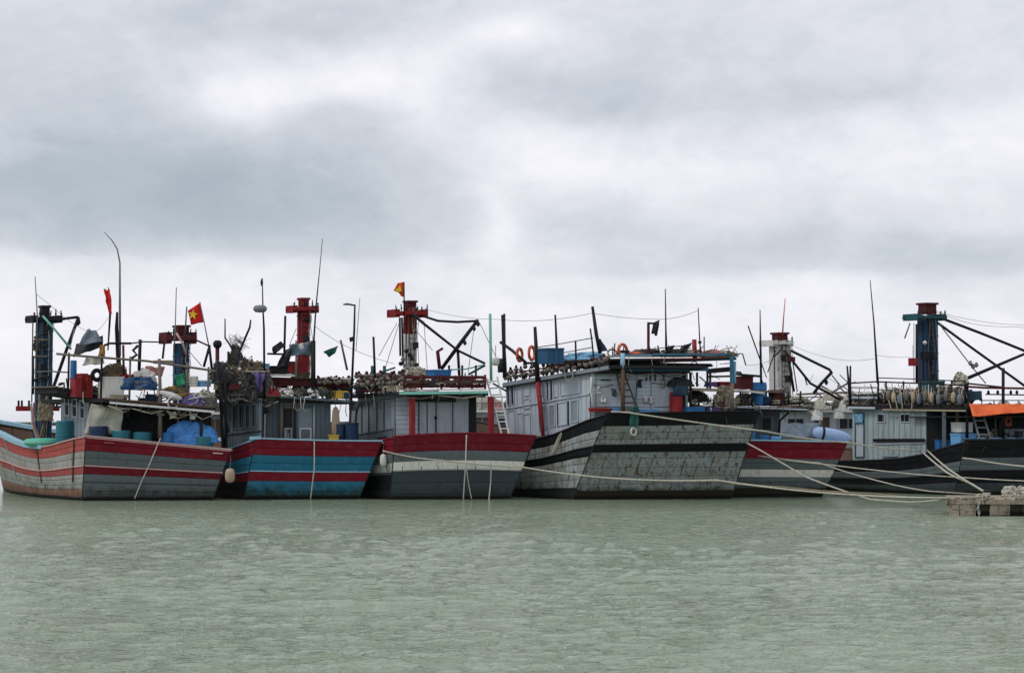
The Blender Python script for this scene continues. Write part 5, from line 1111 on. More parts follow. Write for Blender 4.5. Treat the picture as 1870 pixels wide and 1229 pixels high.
# big mast belongs to this boat's bow and stands behind the neighbouring house
c4, w4, zt4 = mast(B4, 16.0, 740, 757, 562, 715, 'mast_red', (741, 757, 551, 562), 'dark_red_metal', (714, 774, 566, 579), 'mast_red', two=(610, 'mast_white'))
B4.pole([(775, 578), (800, 586), (835, 588), (873, 586)], 15.5, .06, 'dark_metal', 'boom'); B4.pole([(873, 584), (840, 628), (806, 674)], 15.5, [.08, .10, .09], 'dark_metal', 'jib'); B4.pole([(752, 572), (775, 592), (836, 640), (886, 664)], 15.3, [.07, .07, .06, .06], 'dark_metal', 'boom'); B4.pole([(836, 638), (839, 690)], 15.5, .07, 'dark_metal', 'jib_post')
for (a_, b_) in (((725, 590), (692, 650)), ((728, 592), (705, 668)), ((774, 585), (781, 685)), ((757, 600), (790, 640)), ((875, 588), (912, 665)), ((866, 596), (855, 680)), ((730, 580), (731, 650)), ((734, 580), (736, 665))):
    B4.pole([a_, b_], 15.4, .016 if a_[0] != 730 and a_[0] != 734 else .05, 'grey_metal' if a_[0] not in (730, 734) else 'dark_metal', 'stay')
for (x, y) in ((849, 624), (873, 590), (866, 598)): MB().lathe(B4.p(x, y + 6, 15.4), [(.02, -.02), (.09, .06), (.07, .16), (.02, .24)], 8).build('block', 'dark_metal', B4.root)
for i, (x, y) in enumerate(((742, 645), (736, 660), (748, 652), (745, 640), (732, 668), (740, 672), (752, 658))): MB().lathe(B4.p(x, y, 15.0), [(.04, 0), (.11, .05), (.11, .14), (.05, .2)], 8).build('work_light', 'grey_metal' if i % 2 else 'dark_metal', B4.root)
B4.pole([(738, 515), (738, 575)], 15.2, [.025, .04], 'dark_metal', 'flag_pole')
fl = sheetq(B4, 15.2, [(726, 517), (738, 515), (738, 543), (719, 530)], 'flag_orange', 'orange red flag with folded yellow star on top of the red and white mast', 'flag', 8, 8, .06, 3, 'flag', seed=90)
st = [B4.p(x, y, 15.0) for x, y in ((722, 529), (728, 526), (730, 521), (732, 527), (734, 531), (729, 533), (727, 534))]
MB().add(st + [q_ + B4.f * .02 for q_ in st], [tuple(range(7)), tuple(range(13, 6, -1))]).build('star', 'star_yellow', fl)
# green net and white ring over the stern
sheetq(B4, -.12, [(1152, 742), (1165, 742), (1166, 778), (1150, 778)], 'net_green', 'dark green net bag hanging over the black stern', 'netting', 8, 12, .06, 4, 'netting', seed=92)
tag(MB().ring(B4.p(1157, 788, -.05), .15, .04, -B4.f, 20, 7).build('ring', 'rope_white', smooth=True), 'small white ring hanging below the green net bag', 'ring')
rope('green cord rising from the green net bag to the ladder foot', [B4.p(1157, 745, -.1), B4.p(1161, 725, .3), B4.p(1163, 700, .9)], 'net_green', .025)
for i in range(8):
    t0 = .115 + .0035 * (i % 4); MB().tube([B4.S(0, .125, 1, .02) + ZU * .03, B4.S(0, t0, .95, .09), B4.S(0, t0 + .002 * (i % 3), .72 - .03 * (i % 3), .09)], .013, 4).build('tassel', 'rope_pale', B4.root)
# ================================================================== boat 5: red topped stern behind the big one
B5 = Boat('boat with a red stern board half hidden right of the big black banded boat', (1335, 804), (1547, 808), (1318, 908), (1500, 907), 5, 36, .9, 15, 1.8, .12, SH)
B5.hull([(-.3, .16, 'maroon_hull', 1), (.16, .36, 'grey_hull', 2), (.36, .50, 'white_hull', 1), (.50, .70, 'grey_hull', 2), (.70, 1, 'red_hull', 2)],
        [(-.3, .16, 'maroon_hull', 1), (.16, .36, 'grey_hull', 2), (.36, .50, 'white_hull', 1), (.50, .70, 'grey_hull', 2), (.70, 1, 'red_hull', 2)], seed=5, cap='light_blue_trim')
B5.trim(.705, 'red_hull', .05, .05)
q = [B5.p(1340, 815, 2.2), B5.p(1424, 815, 2.2), B5.p(1424, 752, 2.2), B5.p(1340, 752, 2.2)]
w_, F, nn = wall(B5.root, q, 9, 'cabin_blue_grey', seed=31, rails=(.9,)); panel(w_, F, nn, .58, .82, .45, .85, 'cabin_blue_grey', .05, 'hatch', inner='cabin_dark')
B5.pole([(1422, 800), (1424, 768), (1446, 748)], 1.8, .05, 'dark_metal', 'brace')
B5.slab((1344, 741), (1474, 744), 1.2, 4.5, .20, 'roof_dark'); MB().beam(B5.p(1346, 743, 1.15), B5.p(1474, 748, 1.15), .05, .07).build('fascia', 'cabin_pale', B5.root)
sheetq(B5, 1.0, [(1440, 773), (1498, 772), (1500, 800), (1420, 800)], 'tarp_slate', 'dark slate tarpaulin covering the after deck left of the pale blue buoy', 'tarpaulin', 14, 8, .08, 2, seed=95, v2=.5)
for s_ in (B5.root,): pass
bpy.data.objects.get('tarpaulin')
t = thing('buoy', 'long pale lavender blue buoy lying on the stern rail under a black strap', 'buoy', B5.p(1520, 806, .35))
cb = B5.p(1519, 795, .35); axb = nrm(B5.u - ZU * .17)
MB().lathe(cb, [(.05, -.84), (.18, -.80), (.27, -.62), (.29, -.3), (.29, .2), (.24, .55), (.12, .80), (.03, .88)], 16, axb).build('body', 'plastic_pale_blue', t, smooth=True)
MB().lathe(cb - axb * .42, [(.30, -.05), (.31, 0), (.30, .05)], 16, axb).build('strap', 'plastic_black', t)
for i, (x0, x1, y, m_, lb) in enumerate(((1366, 1388, 789, 'plastic_blue', 'blue drum on the red stern beside the big black one'), (1392, 1412, 795, 'plastic_blue', 'second blue drum along the red stern'), (1415, 1436, 797, 'plastic_light_blue', 'light blue drum along the red stern'))):
    drum(B5, .5, x0, y, x1, 812, m_, lb, z=1.8)
B5.pole([(1388, 566), (1389, 640), (1390, 700)], 2.0, [.02, .05, .055], 'dark_metal', 'whip_aerial'); B5.pole([(1366, 595), (1382, 640), (1400, 690)], 2.0, [.03, .03, .02], 'dark_metal', 'pole')
crate(B5, 1.6, 1352, 687, 1376, 711, 'dark_red_metal', 'dark red fish box stacked above the shelf right of the blue post', 'box', .5, ribs=0, name='box')
drum(B5, 1.5, 1381, 698, 1411, 713, 'plastic_blue', 'bright blue drum top left of the white mast', z=None)
drum(B5, 1.4, 1383, 713, 1411, 740, 'plastic_blue', 'lower bright blue drum under a white board', z=None)
B5.bar([(1345, 712), (1395, 718)], 1.3, .3, .08, 'white_trim', 'shelf'); B5.bar([(1344, 714), (1430, 716)], 1.8, .8, .08, 'old_wood', 'shelf')
crate(B5, 1.3, 1340, 728, 1352, 736, 'pale_wood', 'small tan wooden box under the shelf right of the blue post', 'box', .2, ribs=0, name='box')
crate(B5, 1.5, 1415, 712, 1434, 735, 'dark_red_metal', 'purple red bin at the foot of the white mast', 'bin', .4, ribs=0, name='bin')
for x in (1352, 1374, 1412, 1440, 1462): B5.pole([(x, 714), (x, 742)], 1.6, .04, 'dark_metal', 'post')
B5.pole([(1338, 679), (1352, 680), (1357, 688)], 1.4, .045, 'dark_metal', 'rail'); B5.pole([(1338, 683), (1388, 687), (1392, 700)], 1.4, .055, 'dark_metal', 'rail')
B5.pole([(1368, 728), (1380, 745), (1392, 757)], 1.0, .04, 'old_wood', 'hose'); B5.pole([(1385, 740), (1392, 758)], 1.0, .03, 'old_wood', 'hose')
heap(B5.p(1358, 738, 1.8), .4, .4, .3, 'net_dark', 'black net pile under the dark red fish box', seed=96, strands=10, u=B5.u, f=B5.f)
heap(B5.p(1448, 741, 1.9), .6, .4, .3, 'net_dark', 'dark net pile on the roof right of the white mast', seed=97, strands=16, sm='rope_pale', u=B5.u, f=B5.f)
# ================================================================== boat 6: dark hull, pale teal house, bow to the left
B6 = Boat('low black hulled boat with grey stripes and a pale boarded house at the right', (1762, 804), (2040, 800), (1742, 904), (1992, 902), 6, 44, .9, 20, 2.0, .12,
          [(0, 1), (.03, .92), (.06, .78), (.1, .70), (.17, .62), (.3, .57), (.5, .60), (.8, .85), (1, 1.2)])
B6.hull([(-.3, .22, 'dark_grey_hull', 2), (.22, .44, 'black_hull', 2), (.44, .68, 'grey_hull', 2), (.68, 1, 'black_hull', 2)],
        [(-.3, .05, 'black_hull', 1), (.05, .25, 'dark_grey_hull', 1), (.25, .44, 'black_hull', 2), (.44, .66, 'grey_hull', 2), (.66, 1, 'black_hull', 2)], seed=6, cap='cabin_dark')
B6.trim(.45, 'cabin_dark', .04, .04)
a1 = B6.ps(1557, 848, .6); a0 = B6.ps(1692, 842, .6); t0 = B6.ps(1692, 746, .6); t1 = B6.ps(1557, 745, .6)
w_, F, nn = wall(B6.root, [a1, a0, t0, t1], 14, 'cabin_teal_grey', seed=41, batten=None, rails=(.97,))
for i in range(3, 14): MB().beam(F(i / 14, .02) + nn * .02, F(i / 14, .96) + nn * .02, .03, .03, nn).build('batten', 'cabin_grey', w_)
panel(w_, F, nn, .04, .17, .12, .92, 'teal_paint', .04, 'door_leaf', inner='cabin_pale'); panel(w_, F, nn, .34, .46, .74, .90, 'cabin_pale', .035, 'window', inner='plastic_black'); panel(w_, F, nn, .66, .79, .74, .90, 'cabin_pale', .035, 'window', inner='plastic_black')
MB().beam(F(.30, .42) + nn * .08, F(.985, .40) + nn * .08, .14, .07, nn).build('ledge', 'plastic_black', w_); 
for x0, x1, y in ((.42, .62, .12), (.72, .98, .10)): MB().beam(F(x0, y) + nn * .06, F(x1, y) + nn * .06, .06, .06, nn).build('rail', 'cabin_grey', w_)
for y in (.35, .04): MB().beam(F(.30, y) + nn * .05, F(.99, y) + nn * .05, .05, .03, nn).build('rail', 'cabin_pale', w_)
sheetq(B6, 9.0, [(1563, 762), (1577, 762), (1577, 778), (1564, 780)], 'tarp_sky', 'sky blue cloth hung over the teal framed door', 'cloth', 6, 6, .06, 4, 'cloth', seed=100) if False else None
o_ = MB().sheet([[F(.05 + .11 * i / 5, .90 - .17 * j / 5) + nn * (.10 + .03 * math.sin(i * 2 + j)) for i in range(6)] for j in range(6)], nn * .01).build('cloth', 'tarp_sky', smooth=True); tag(o_, 'sky blue cloth hung over the teal framed door', 'cloth')
q = [B6.ps(1694, 842, .6), B6.ps(1694, 842, .6) + B6.u * 5.5, B6.ps(1694, 746, .6) + B6.u * 5.5, B6.ps(1694, 746, .6)]
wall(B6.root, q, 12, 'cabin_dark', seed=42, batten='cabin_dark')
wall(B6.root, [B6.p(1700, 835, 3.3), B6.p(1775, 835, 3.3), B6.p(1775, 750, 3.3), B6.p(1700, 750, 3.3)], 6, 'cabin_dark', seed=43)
for x, m_ in ((1724, 'cabin_blue_grey'), (1748, 'old_wood')): B6.bar([(x, 826), (x, 752)], 1.6, .14, .10, m_, 'post')
a_, b_ = B6.ps(1766, 741, .3), B6.ps(1545, 739, .3)
MB().hexa([a_ - ZU * .16, a_ + B6.u * 5.5 - ZU * .16, b_ + B6.u * 5 - ZU * .16, b_ - ZU * .16, a_, a_ + B6.u * 5.5, b_ + B6.u * 5, b_]).build('roof', 'roof_dark', B6.root)
MB().beam(B6.ps(1598, 745, .2), B6.ps(1548, 744, .2), .06, .10).build('fascia', 'cabin_pale', B6.root); MB().beam(B6.ps(1764, 750, .2), B6.ps(1612, 748, .2), .06, .07).build('fascia', 'pale_wood', B6.root)
for i in range(16): 
    q_ = B6.ps(1548 + i * 14, 738.5, .25); MB().beam(q_, q_ + B6.u * 4.5, .20, .05).build('roof_board', 'old_wood' if i % 3 else 'cabin_dark', B6.root)
def p6s(pts, r, m_, name='post', a=.3): return MB().tube([B6.ps(x, y, a) for x, y in pts], r, 7).build(name, m_, B6.root, smooth=True)
p6s([(1547, 700), (1600, 697), (1680, 700), (1765, 704)], .035, 'dark_metal', 'rail'); p6s([(1600, 690), (1640, 691), (1762, 696)], .025, 'dark_metal', 'rail', .6)
for y, m_ in ((708, 'white_trim'), (717, 'white_trim'), (726, 'cabin_pale')): MB().beam(B6.ps(1604, y, .35), B6.ps(1553, y, .35), .03, .10).build('rail_board', m_, B6.root)
for y in (712, 722, 731): MB().beam(B6.ps(1760, y, .4), B6.ps(1606, y, .4), .03, .05).build('rail_board', 'old_wood', B6.root)
for x in (1553, 1604, 1618, 1650, 1680, 1708, 1738, 1762): p6s([(x, 696 if x > 1560 else 668), (x, 739)], .045, 'dark_metal')
p6s([(1547, 668), (1550, 700), (1553, 740)], [.04, .06, .07], 'dark_metal'); p6s([(1589, 512), (1596, 590), (1603, 700)], [.018, .035, .06], 'dark_metal', 'whip_aerial')
gn = 'net floats hanging on the rail of the pale boarded house'
for i, x in enumerate((1622, 1632, 1643, 1656, 1668, 1678, 1690, 1701, 1714, 1728, 1741, 1752)):
    c_ = B6.ps(x, 722 + (i % 3) * 3, .15); s = thing('net_float', ('grey', 'tan', 'slate')[i % 3] + ' net float, ' + NUM[i] + ' from the left on the boarded house rail', 'float', c_ - ZU * .25, gn)
    MB().lathe(c_, [(.03, -.26), (.09, -.20), (.12, 0), (.09, .16), (.03, .22)], 9).build('body', ('lamp_glass', 'foam_tan', 'tarp_slate')[i % 3], s, smooth=True); MB().tube([c_ + ZU * .2, c_ + ZU * .45], .015, 4).build('rope', 'rope_pale', s)
for i, x in enumerate((1614, 1628, 1640, 1660)): rope('' + ('leftmost', 'second', 'third', 'rightmost')[i] + ' of four pale cords dangling from the roof rail of the boarded house', [B6.ps(x, 700, .2), B6.ps(x + 6, 722, .1), B6.ps(x + 14 - i * 3, 748, .1)], 'rope_pale', .02)
p_ = B6.ps
t = crate(B6, 7.4, 1698, 697, 1726, 736, 'teal_paint', 'tall teal bin standing behind the roof rail', 'bin', .6, ribs=0, name='bin', lid='teal_paint')
c7 = None
B6.slab((1766, 760), (1990, 760), .4, 3.0, .05, 'roof_dark')
B6.pole([(1766, 706), (1800, 708), (1862, 709), (1930, 710)], .6, .05, 'dark_red_metal', 'rail'); B6.pole([(1766, 700), (1830, 707)], .8, .04, 'dark_metal', 'rail'); B6.pole([(1800, 720), (1930, 722)], .8, .03, 'dark_metal', 'rail')
for x in (1766, 1832, 1900): B6.pole([(x, 672 if x == 1832 else 700), (x, 745), (x, 800)], .7, .07, 'dark_metal', 'post')
for x in (1805, 1822, 1846, 1857): MB().lathe(B6.p(x, 718, .6), [(.02, -.06), (.07, 0), (.06, .08), (.02, .14)], 8).build('lamp_head', 'dark_metal', B6.root)
sheetq(B6, .5, [(1767, 712), (1793, 714), (1800, 731), (1767, 731)], 'tarp_navy', 'navy blue tarpaulin bundled above the orange sheet', 'tarpaulin', 12, 8, .12, 3, seed=101)
sheetq(B6, .35, [(1768, 738), (1880, 738), (1880, 752), (1777, 761)], 'tarp_orange', 'bright orange tarpaulin stretched over the after deck', 'tarpaulin', 26, 10, .07, 2.2, seed=102, v2=-.1)
sheetq(B6, .35, [(1880, 738), (1985, 739), (1985, 752), (1880, 752)], 'tarp_orange', 'second orange tarpaulin carrying on past the frame edge', 'tarpaulin', 20, 8, .07, 2.2, seed=103, v2=-.1)
ladder(B6, .9, .3, (1777, 760), (1792, 812), (1796, 760), (1813, 812), 'grey_metal', 4, .045, 'short grey ladder leaning below the orange tarpaulin')
crate(B6, 1.3, 1755, 771, 1777, 789, 'plastic_white', 'whitish fish box on the dark side of the ladder', 'box', .5, ribs=0, name='box', taper=.02)
crate(B6, 1.0, 1754, 793, 1784, 815, 'plastic_light_blue', 'light blue insulated chest on deck left of the ladder', 'chest', .5, ribs=0, name='chest', taper=.03, lid='plastic_light_blue')
crate(B6, 2.6, 1715, 803, 1741, 822, 'plastic_blue', 'deep blue crate just inside the dark doorway', 'crate', .5, ribs=3)
for x0, x1, s_ in ((1792, 1808, 'first'), (1816, 1840, 'second'), (1845, 1866, 'third'), (1870, 1895, 'fourth')): drum(B6, .5, x0, 799, x1, 815, 'plastic_light_blue', s_ + ' light blue drum top right of the ladder behind the black stern', z=1.7)
lifering(B6.p(1841, 769, 2.2), -B6.f, 'orange and white life ring under the orange tarpaulin', .2)
B6.pole([(1826, 800), (1826, 760)], 1.6, .08, 'cabin_dark', 'post'); B6.pole([(1818, 800), (1818, 760)], 1.7, .03, 'grey_metal', 'post')
B6.slab((1826, 783), (1990, 783), 2.4, 2, .5, 'cabin_grey', 'engine_casing')
# white mast on the bow of this boat
c6, w6, zt6 = mast(B6, 15.5, 1413, 1437, 622, 742, 'mast_white', (1416, 1434, 609, 622), 'dark_red_metal', (1399, 1436, 622, 632), 'mast_white', prongs=2)
B6.pole([(1434, 545), (1431, 580), (1429, 612)], 15, [.02, .03, .04], 'plastic_orange', 'flag_pole')
B6.pole([(1444, 640), (1480, 658), (1515, 675), (1519, 682)], 15, [.07, .07, .07, .08], 'dark_metal', 'boom'); B6.pole([(1519, 680), (1500, 700), (1486, 718)], 15, .08, 'dark_metal', 'jib'); B6.pole([(1432, 640), (1452, 665), (1480, 700), (1535, 730)], 15, .065, 'dark_metal', 'boom'); B6.pole([(1440, 655), (1450, 715)], 15, .065, 'dark_metal', 'jib_post'); B6.pole([(1446, 650), (1456, 715)], 15, .03, 'dark_metal', 'stay')
B6.pole([(1416, 640), (1402, 680)], 15, .03, 'dark_metal', 'stay'); B6.pole([(1519, 685), (1535, 705)], 15, .03, 'dark_metal', 'stay'); B6.pole([(1415, 650), (1430, 635)], 14.8, .04, 'dark_metal', 'stay')
MB().lathe(B6.p(1509, 702, 15), [(.02, -.04), (.10, .08), (.07, .2), (.02, .3)], 8).build('block', 'dark_metal', B6.root); MB().box(B6.p(1445, 656, 14.9), B6.u * .12, B6.f * .1, ZU * .12).build('winch_box', 'dark_red_metal', B6.root)
# ================================================================== boat 7: mostly outside the frame, its blue mast shows
B7 = Boat('dark hulled boat at the right frame edge whose blue mast carries the long booms', (2085, 806), (2330, 806), (2065, 902), (2290, 902), 12, 42, .9, 17, 1.8, .12, [(0, 1), (.1, .85), (.3, .75), (.6, .72), (.8, .8), (1, 1.1)])
B7.hull([(-.3, 1, 'black_hull', 4)], [(-.3, .6, 'black_hull', 3), (.6, 1, 'dark_grey_hull', 2)], seed=7, cap='cabin_dark')
V7 = 10.5
c7, w7, zt7 = mast(B7, V7, 1685, 1707, 582, 760, 'mast_blue_dark', (1684, 1704, 555, 574), 'dark_red_metal', (1662, 1715, 574, 585), 'teal_paint')
B7.pole([(1716, 580), (1790, 608), (1862, 637), (1960, 678)], V7, .07, 'dark_metal', 'boom'); B7.pole([(1710, 588), (1770, 632), (1862, 698), (1920, 740)], V7, .065, 'dark_metal', 'boom'); B7.pole([(1768, 690), (1815, 670), (1862, 650), (1960, 610)], V7 - .3, [.09, .08, .07, .06], 'dark_metal', 'boom')
B7.pole([(1714, 590), (1775, 670), (1800, 700)], V7 - .2, .03, 'grey_metal', 'stay'); B7.pole([(1662, 590), (1652, 618)], V7 - .3, .035, 'old_wood', 'stay'); B7.pole([(1669, 590), (1669, 698)], V7 - .4, .02, 'grey_metal', 'stay'); B7.pole([(1674, 592), (1674, 700)], V7 - .4, .06, 'dark_metal', 'pipe')
for (x, y) in ((1772, 665), (1777, 671), (1783, 668)): MB().lathe(B7.p(x, y, V7 - .3), [(.03, -.08), (.11, 0), (.08, .12), (.03, .18)], 8).build('block', 'grey_metal', B7.root)
MB().box(B7.p(1690, 650, V7 - .4), B7.u * .14, B7.f * .12, ZU * .18).build('winch_box', 'dark_metal', B7.root); MB().lathe(B7.p(1689, 626, V7 - .4), [(.04, -.1), (.12, 0), (.04, .1)], 8).build('work_light', 'plastic_white', B7.root)
t = thing('fuel_can', 'red fuel can hanging on a cord left of the blue mast', 'can', B7.p(1667, 670, V7 - .6)); MB().box(B7.p(1667, 661, V7 - .6), B7.u * .15, B7.f * .1, ZU * .19).build('body', 'plastic_red', t); MB().tube([B7.p(1667, 653, V7 - .6), B7.p(1667, 630, V7 - .6)], .015, 4).build('cord', 'rope_pale', t)
heap(B7.p(1755, 703, V7 - .5), .3, .3, .55, 'rope_pale', 'pale rope bundle hanging where the booms meet the roof rail', 'rope', seed=110, strands=16, u=B7.u, f=B7.f, name='rope_bundle')
# ================================================================== boats of the second row, seen in the gaps
def backboat(label, cx, Y, wpx, hm, cabm, top, seed, mastx=None):
    wl = 770 + CAMH * FPX / Y
    B = Boat(label, (cx - wpx / 2, 800), (cx + wpx / 2, 801), (cx - wpx / 2 - 4, wl), (cx + wpx / 2 - 14, wl), 10, 30, .8, 14, 1.5, .1, SH, group='boats of the second row')
    B.hull([(-.3, .55, hm, 2), (.55, .75, 'faded_red_hull', 1), (.75, 1, 'light_grey_hull', 1)], [(-.3, .75, hm, 2), (.75, 1, 'light_grey_hull', 1)], seed=seed, nseg=10, cap='white_trim')
    x0, x1 = cx - wpx * .42, cx + wpx * .42
    w_, F, nn = wall(B.root, [B.p(x0, 806, 1.4), B.p(x1, 806, 1.4), B.p(x1, top, 1.4), B.p(x0, top, 1.4)], 10, cabm, seed=seed, batten=cabm, rails=(.9,))
    panel(w_, F, nn, .1, .3, .4, .8, cabm, .06, 'window', inner='cabin_dark'); panel(w_, F, nn, .4, .6, .1, .85, cabm, .06, 'door_leaf', inner='brown_wood'); panel(w_, F, nn, .68, .9, .4, .8, cabm, .06, 'window', inner='cabin_dark')
    wall(B.root, [B.p(x0, 806, 1.4) + B.f * 4, B.p(x0, 806, 1.4), B.p(x0, top, 1.4), B.p(x0, top, 1.4) + B.f * 4], 8, cabm, seed=seed + 1)
    B.slab((x0 - 8, top - 3), (x1 + 8, top - 3), .8, 5, .12, 'white_trim')
    for y in (top - 16, top - 27): B.pole([(x0 - 4, y), (x1 + 4, y)], 1.0, .035, 'grey_metal', 'rail')
    n = 7
    for i in range(n): B.pole([(x0 + (x1 - x0) * i / (n - 1), top - 28), (x0 + (x1 - x0) * i / (n - 1), top - 3)], 1.0, .04, 'grey_metal', 'post')
    rr = random.Random(seed)
    nm = ('white', 'brown', 'pale', 'rust red', 'grey')
    for i in range(5):
        x = x0 + (x1 - x0) * (i + .5) / 5
        heap(B.p(x, top - 3, 1.6), rr.uniform(.4, .7), .4, rr.uniform(.4, .8), ('cloth_white', 'net_brown', 'rope_pale', 'cloth_pink', 'net_grey')[(i + seed) % 5], nm[(i + seed) % 5] + ' gear heap on the second row roof ' + label.split(' boat ')[1].replace('seen ', '').replace('glimpsed ', ''), 'gear pile', seed=seed * 10 + i, strands=8, sm='rope_pale', u=B.u, f=B.f, name='gear_pile')
    return B
Bb1 = backboat('pale second row boat seen behind the lavender blue buoy', 1500, 96, 190, 'light_grey_hull', 'cabin_pale', 752, 3)
for (p0, p1) in (((1455, 720), (1560, 716)), ((1452, 730), (1556, 745)), ((1500, 705), (1556, 735)), ((1470, 745), (1548, 700))): Bb1.pole([p0, p1], .4, .06, 'old_wood', 'spar')
for i, (x, y) in enumerate(((1492, 755), (1498, 735), (1540, 740), (1548, 730), (1532, 752), (1512, 720))): heap(Bb1.p(x, y + 12, .2), .3, .25, .6, ('cloth_white', 'rope_pale')[i % 2], ('white cloth bundle', 'pale rope bundle')[i % 2] + ' hanging in the gap of the second row, ' + ('leftmost', 'second from the left', 'second from the right', 'rightmost', 'lower right', 'topmost')[i], 'bundle', seed=200 + i, strands=8, sm='rope_white', u=Bb1.u, f=Bb1.f, name='bundle')
Bb2 = backboat('whitish second row boat seen past the white ladder', 880, 98, 170, 'white_hull', 'cabin_pale', 752, 5)
Bb3 = backboat('grey second row boat seen behind the bright blue sheet', 392, 98, 150, 'light_grey_hull', 'cabin_grey', 756, 7)
Bb4 = backboat('pale second row boat glimpsed under the orange tarpaulin', 1860, 97, 160, 'light_grey_hull', 'cabin_pale', 758, 9)
# ================================================================== concrete pier
g0 = ground(1729, 941.5); zt = .56
def yz(px, py): return ground(px, py, zt)
pl, pr = A(g0[0], g0[1], 0), A(g0[0] + 9, g0[1] - .9, 0); du = nrm(pr - pl); dv = nrm(A(pl[0], pl[1], 0))
t = thing('pier', 'weathered concrete pier end with a dark undercut face at the right edge', 'pier', (pl + pr) / 2)
def blk(x0, x1, y0, y1, z0, z1): 
    # rough cast block: a box cut into small faces and roughened
    mb = MB(); c0 = pl + du * (x0 + x1) / 2 + dv * (y0 + y1) / 2 + ZU * (z0 + z1) / 2; hx, hy, hz = (x1 - x0) / 2, (y1 - y0) / 2, (z1 - z0) / 2
    def face(o_, a_, b_, na, nb):
        P = []
        for i in range(na + 1):
            row = []
            for j in range(nb + 1):
                q_ = o_ + a_ * (2 * i / na - 1) + b_ * (2 * j / nb - 1); w_ = mnoise.noise(Vector(q_ * 2.2)) * .05 + mnoise.noise(Vector(q_ * 7)) * .03
                row.append(q_ + nrm(q_ - c0) * w_)
            P.append(row)
        mb.grid(P)
    na = max(2, min(60, int(hx * 14))); ny = max(2, min(16, int(hy * 10))); nz = max(2, min(10, int(hz * 20)))
    X_, Y_, Z_ = du * hx, dv * hy, ZU * hz
    face(c0 - Y_, Z_, X_, nz, na); face(c0 + Y_, X_, Z_, na, nz); face(c0 - X_, Y_, Z_, ny, nz); face(c0 + X_, Z_, Y_, nz, ny); face(c0 + Z_, Y_, X_, ny, na); face(c0 - Z_, X_, Y_, na, ny)
    return mb
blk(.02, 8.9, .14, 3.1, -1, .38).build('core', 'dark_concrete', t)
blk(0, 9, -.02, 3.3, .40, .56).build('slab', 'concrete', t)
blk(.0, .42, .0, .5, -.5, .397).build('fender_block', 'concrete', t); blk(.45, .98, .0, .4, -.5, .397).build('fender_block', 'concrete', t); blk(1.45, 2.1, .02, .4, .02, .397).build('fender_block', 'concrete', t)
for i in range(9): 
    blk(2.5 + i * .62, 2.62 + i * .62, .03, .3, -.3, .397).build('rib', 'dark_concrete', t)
rr = random.Random(5)
for i in range(16):
    x, y = rr.uniform(.1, 4), rr.uniform(.0, .3); MB().box(pl + du * x + dv * y + ZU * (.57 + .02), du * rr.uniform(.04, .13), dv * rr.uniform(.03, .09), ZU * rr.uniform(.02, .05)).build('rubble', 'concrete', t, bevel=.02)
# bollard, chain, rope heap
bp = yz(1802, 908); bp[2] = zt
t = thing('bollard', 'small black bollard on the pier with ropes made fast to it', 'bollard', bp); MB().lathe(bp, [(.13, 0), (.10, .04), (.08, .14), (.12, .19), (.13, .23), (.08, .26)], 14).build('post', 'plastic_black', t, smooth=True); MB().ring(bp + ZU * .08, .11, .035, ZU, 16, 6).build('rope', 'rope_pale', t, smooth=True); MB().ring(bp + ZU * .14, .11, .03, ZU, 16, 6).build('rope', 'rope_pale', t, smooth=True)
t = thing('chain', 'short pale chain hanging down the face of the pier', 'chain', pl + du * 1.0 - dv * .05 + ZU * .1)
for i in range(9):
    q_ = pl + du * (1.06 + .02 * math.sin(i)) - dv * .06 + ZU * (.56 - i * .062); MB().ring(q_, .035, .013, dv if i % 2 else du, 10, 5, 1.5).build('link', 'cloth_white' if i % 3 else 'grey_metal', t)
c_ = yz(1845, 906); c_[2] = zt
heap(c_, .30, .28, .30, 'rope_pale', 'cream mooring rope heaped on the pier at the right edge', 'rope', seed=120, strands=40, sm='rope_pale', name='rope_pile', sr=.035, amp=.3)
heap(c_ + A(.5, .1, 0), .25, .28, .30, 'rope_white', 'second white rope heap on the pier at the very edge', 'rope', seed=121, strands=30, sm='rope_pale', name='rope_pile', sr=.035)
heap(yz(1793, 910) * A(1, 1, 0) + ZU * zt, .22, .2, .12, 'rope_dirty', 'small tan rope coil left of the black bollard', 'rope', seed=122, strands=14, sm='rope_pale', name='rope_coil')
MB().lathe(yz(1822, 884) * 1.0, [(.03, -.06), (.09, 0), (.03, .06)], 8) 
# ================================================================== mooring ropes
bq = bp + ZU * .12
def atz(px, py, z): return ground(px, py, z)
pe = pl + du * .12 + dv * .05 + ZU * .60
rope('long slack rope from the red topped stern past the black banded hull to the pier', [B3.p(699, 823, .3), B3.p(801, 840, -.14), B3.p(955, 853, -.12), B4.p(1180, 871, -.0 + 0.0) if False else (B3.p(955, 853, -.12) * .5 + pe * .5 + A(.0, 0, .04)), pe], 'rope_pale', .032, [.06, .03, .20, .16])
s1 = B6.S(0, .085, 1, .05) + ZU * .05
k0 = B6.ps(1683, 824, -.1)
rope('rope from the big boat stern over the red stern board to the dark hull', [B4.p(1116, 752, .1), B4.p(1145, 753, -.15), B4.p(1400, 788, -1.0), B5.p(1548, 808, -.1), k0], 'rope_pale', .034, [.0, .02, .06, .05], n=10)
rope('sagging rope from the big boat stern corner down to the pier end', [B4.p(1362, 808, .6), B4.p(1385, 820, -.6), ground(1470, 870, 1.0), ground(1590, 912, .16), ground(1661, 917, .12), pe], 'rope_pale', .034, [.0, .0, .03, .0, .03], n=8)
rope('thin rope from the red stern board to the pier top', [B5.p(1384, 832, -.15), B5.p(1496, 845, -.18), atY(1616, 881, 63), atY(1700, 897, 59.5), yz(1792, 903)], 'rope_pale', .024, [.02, .04, .03, .0], n=8)
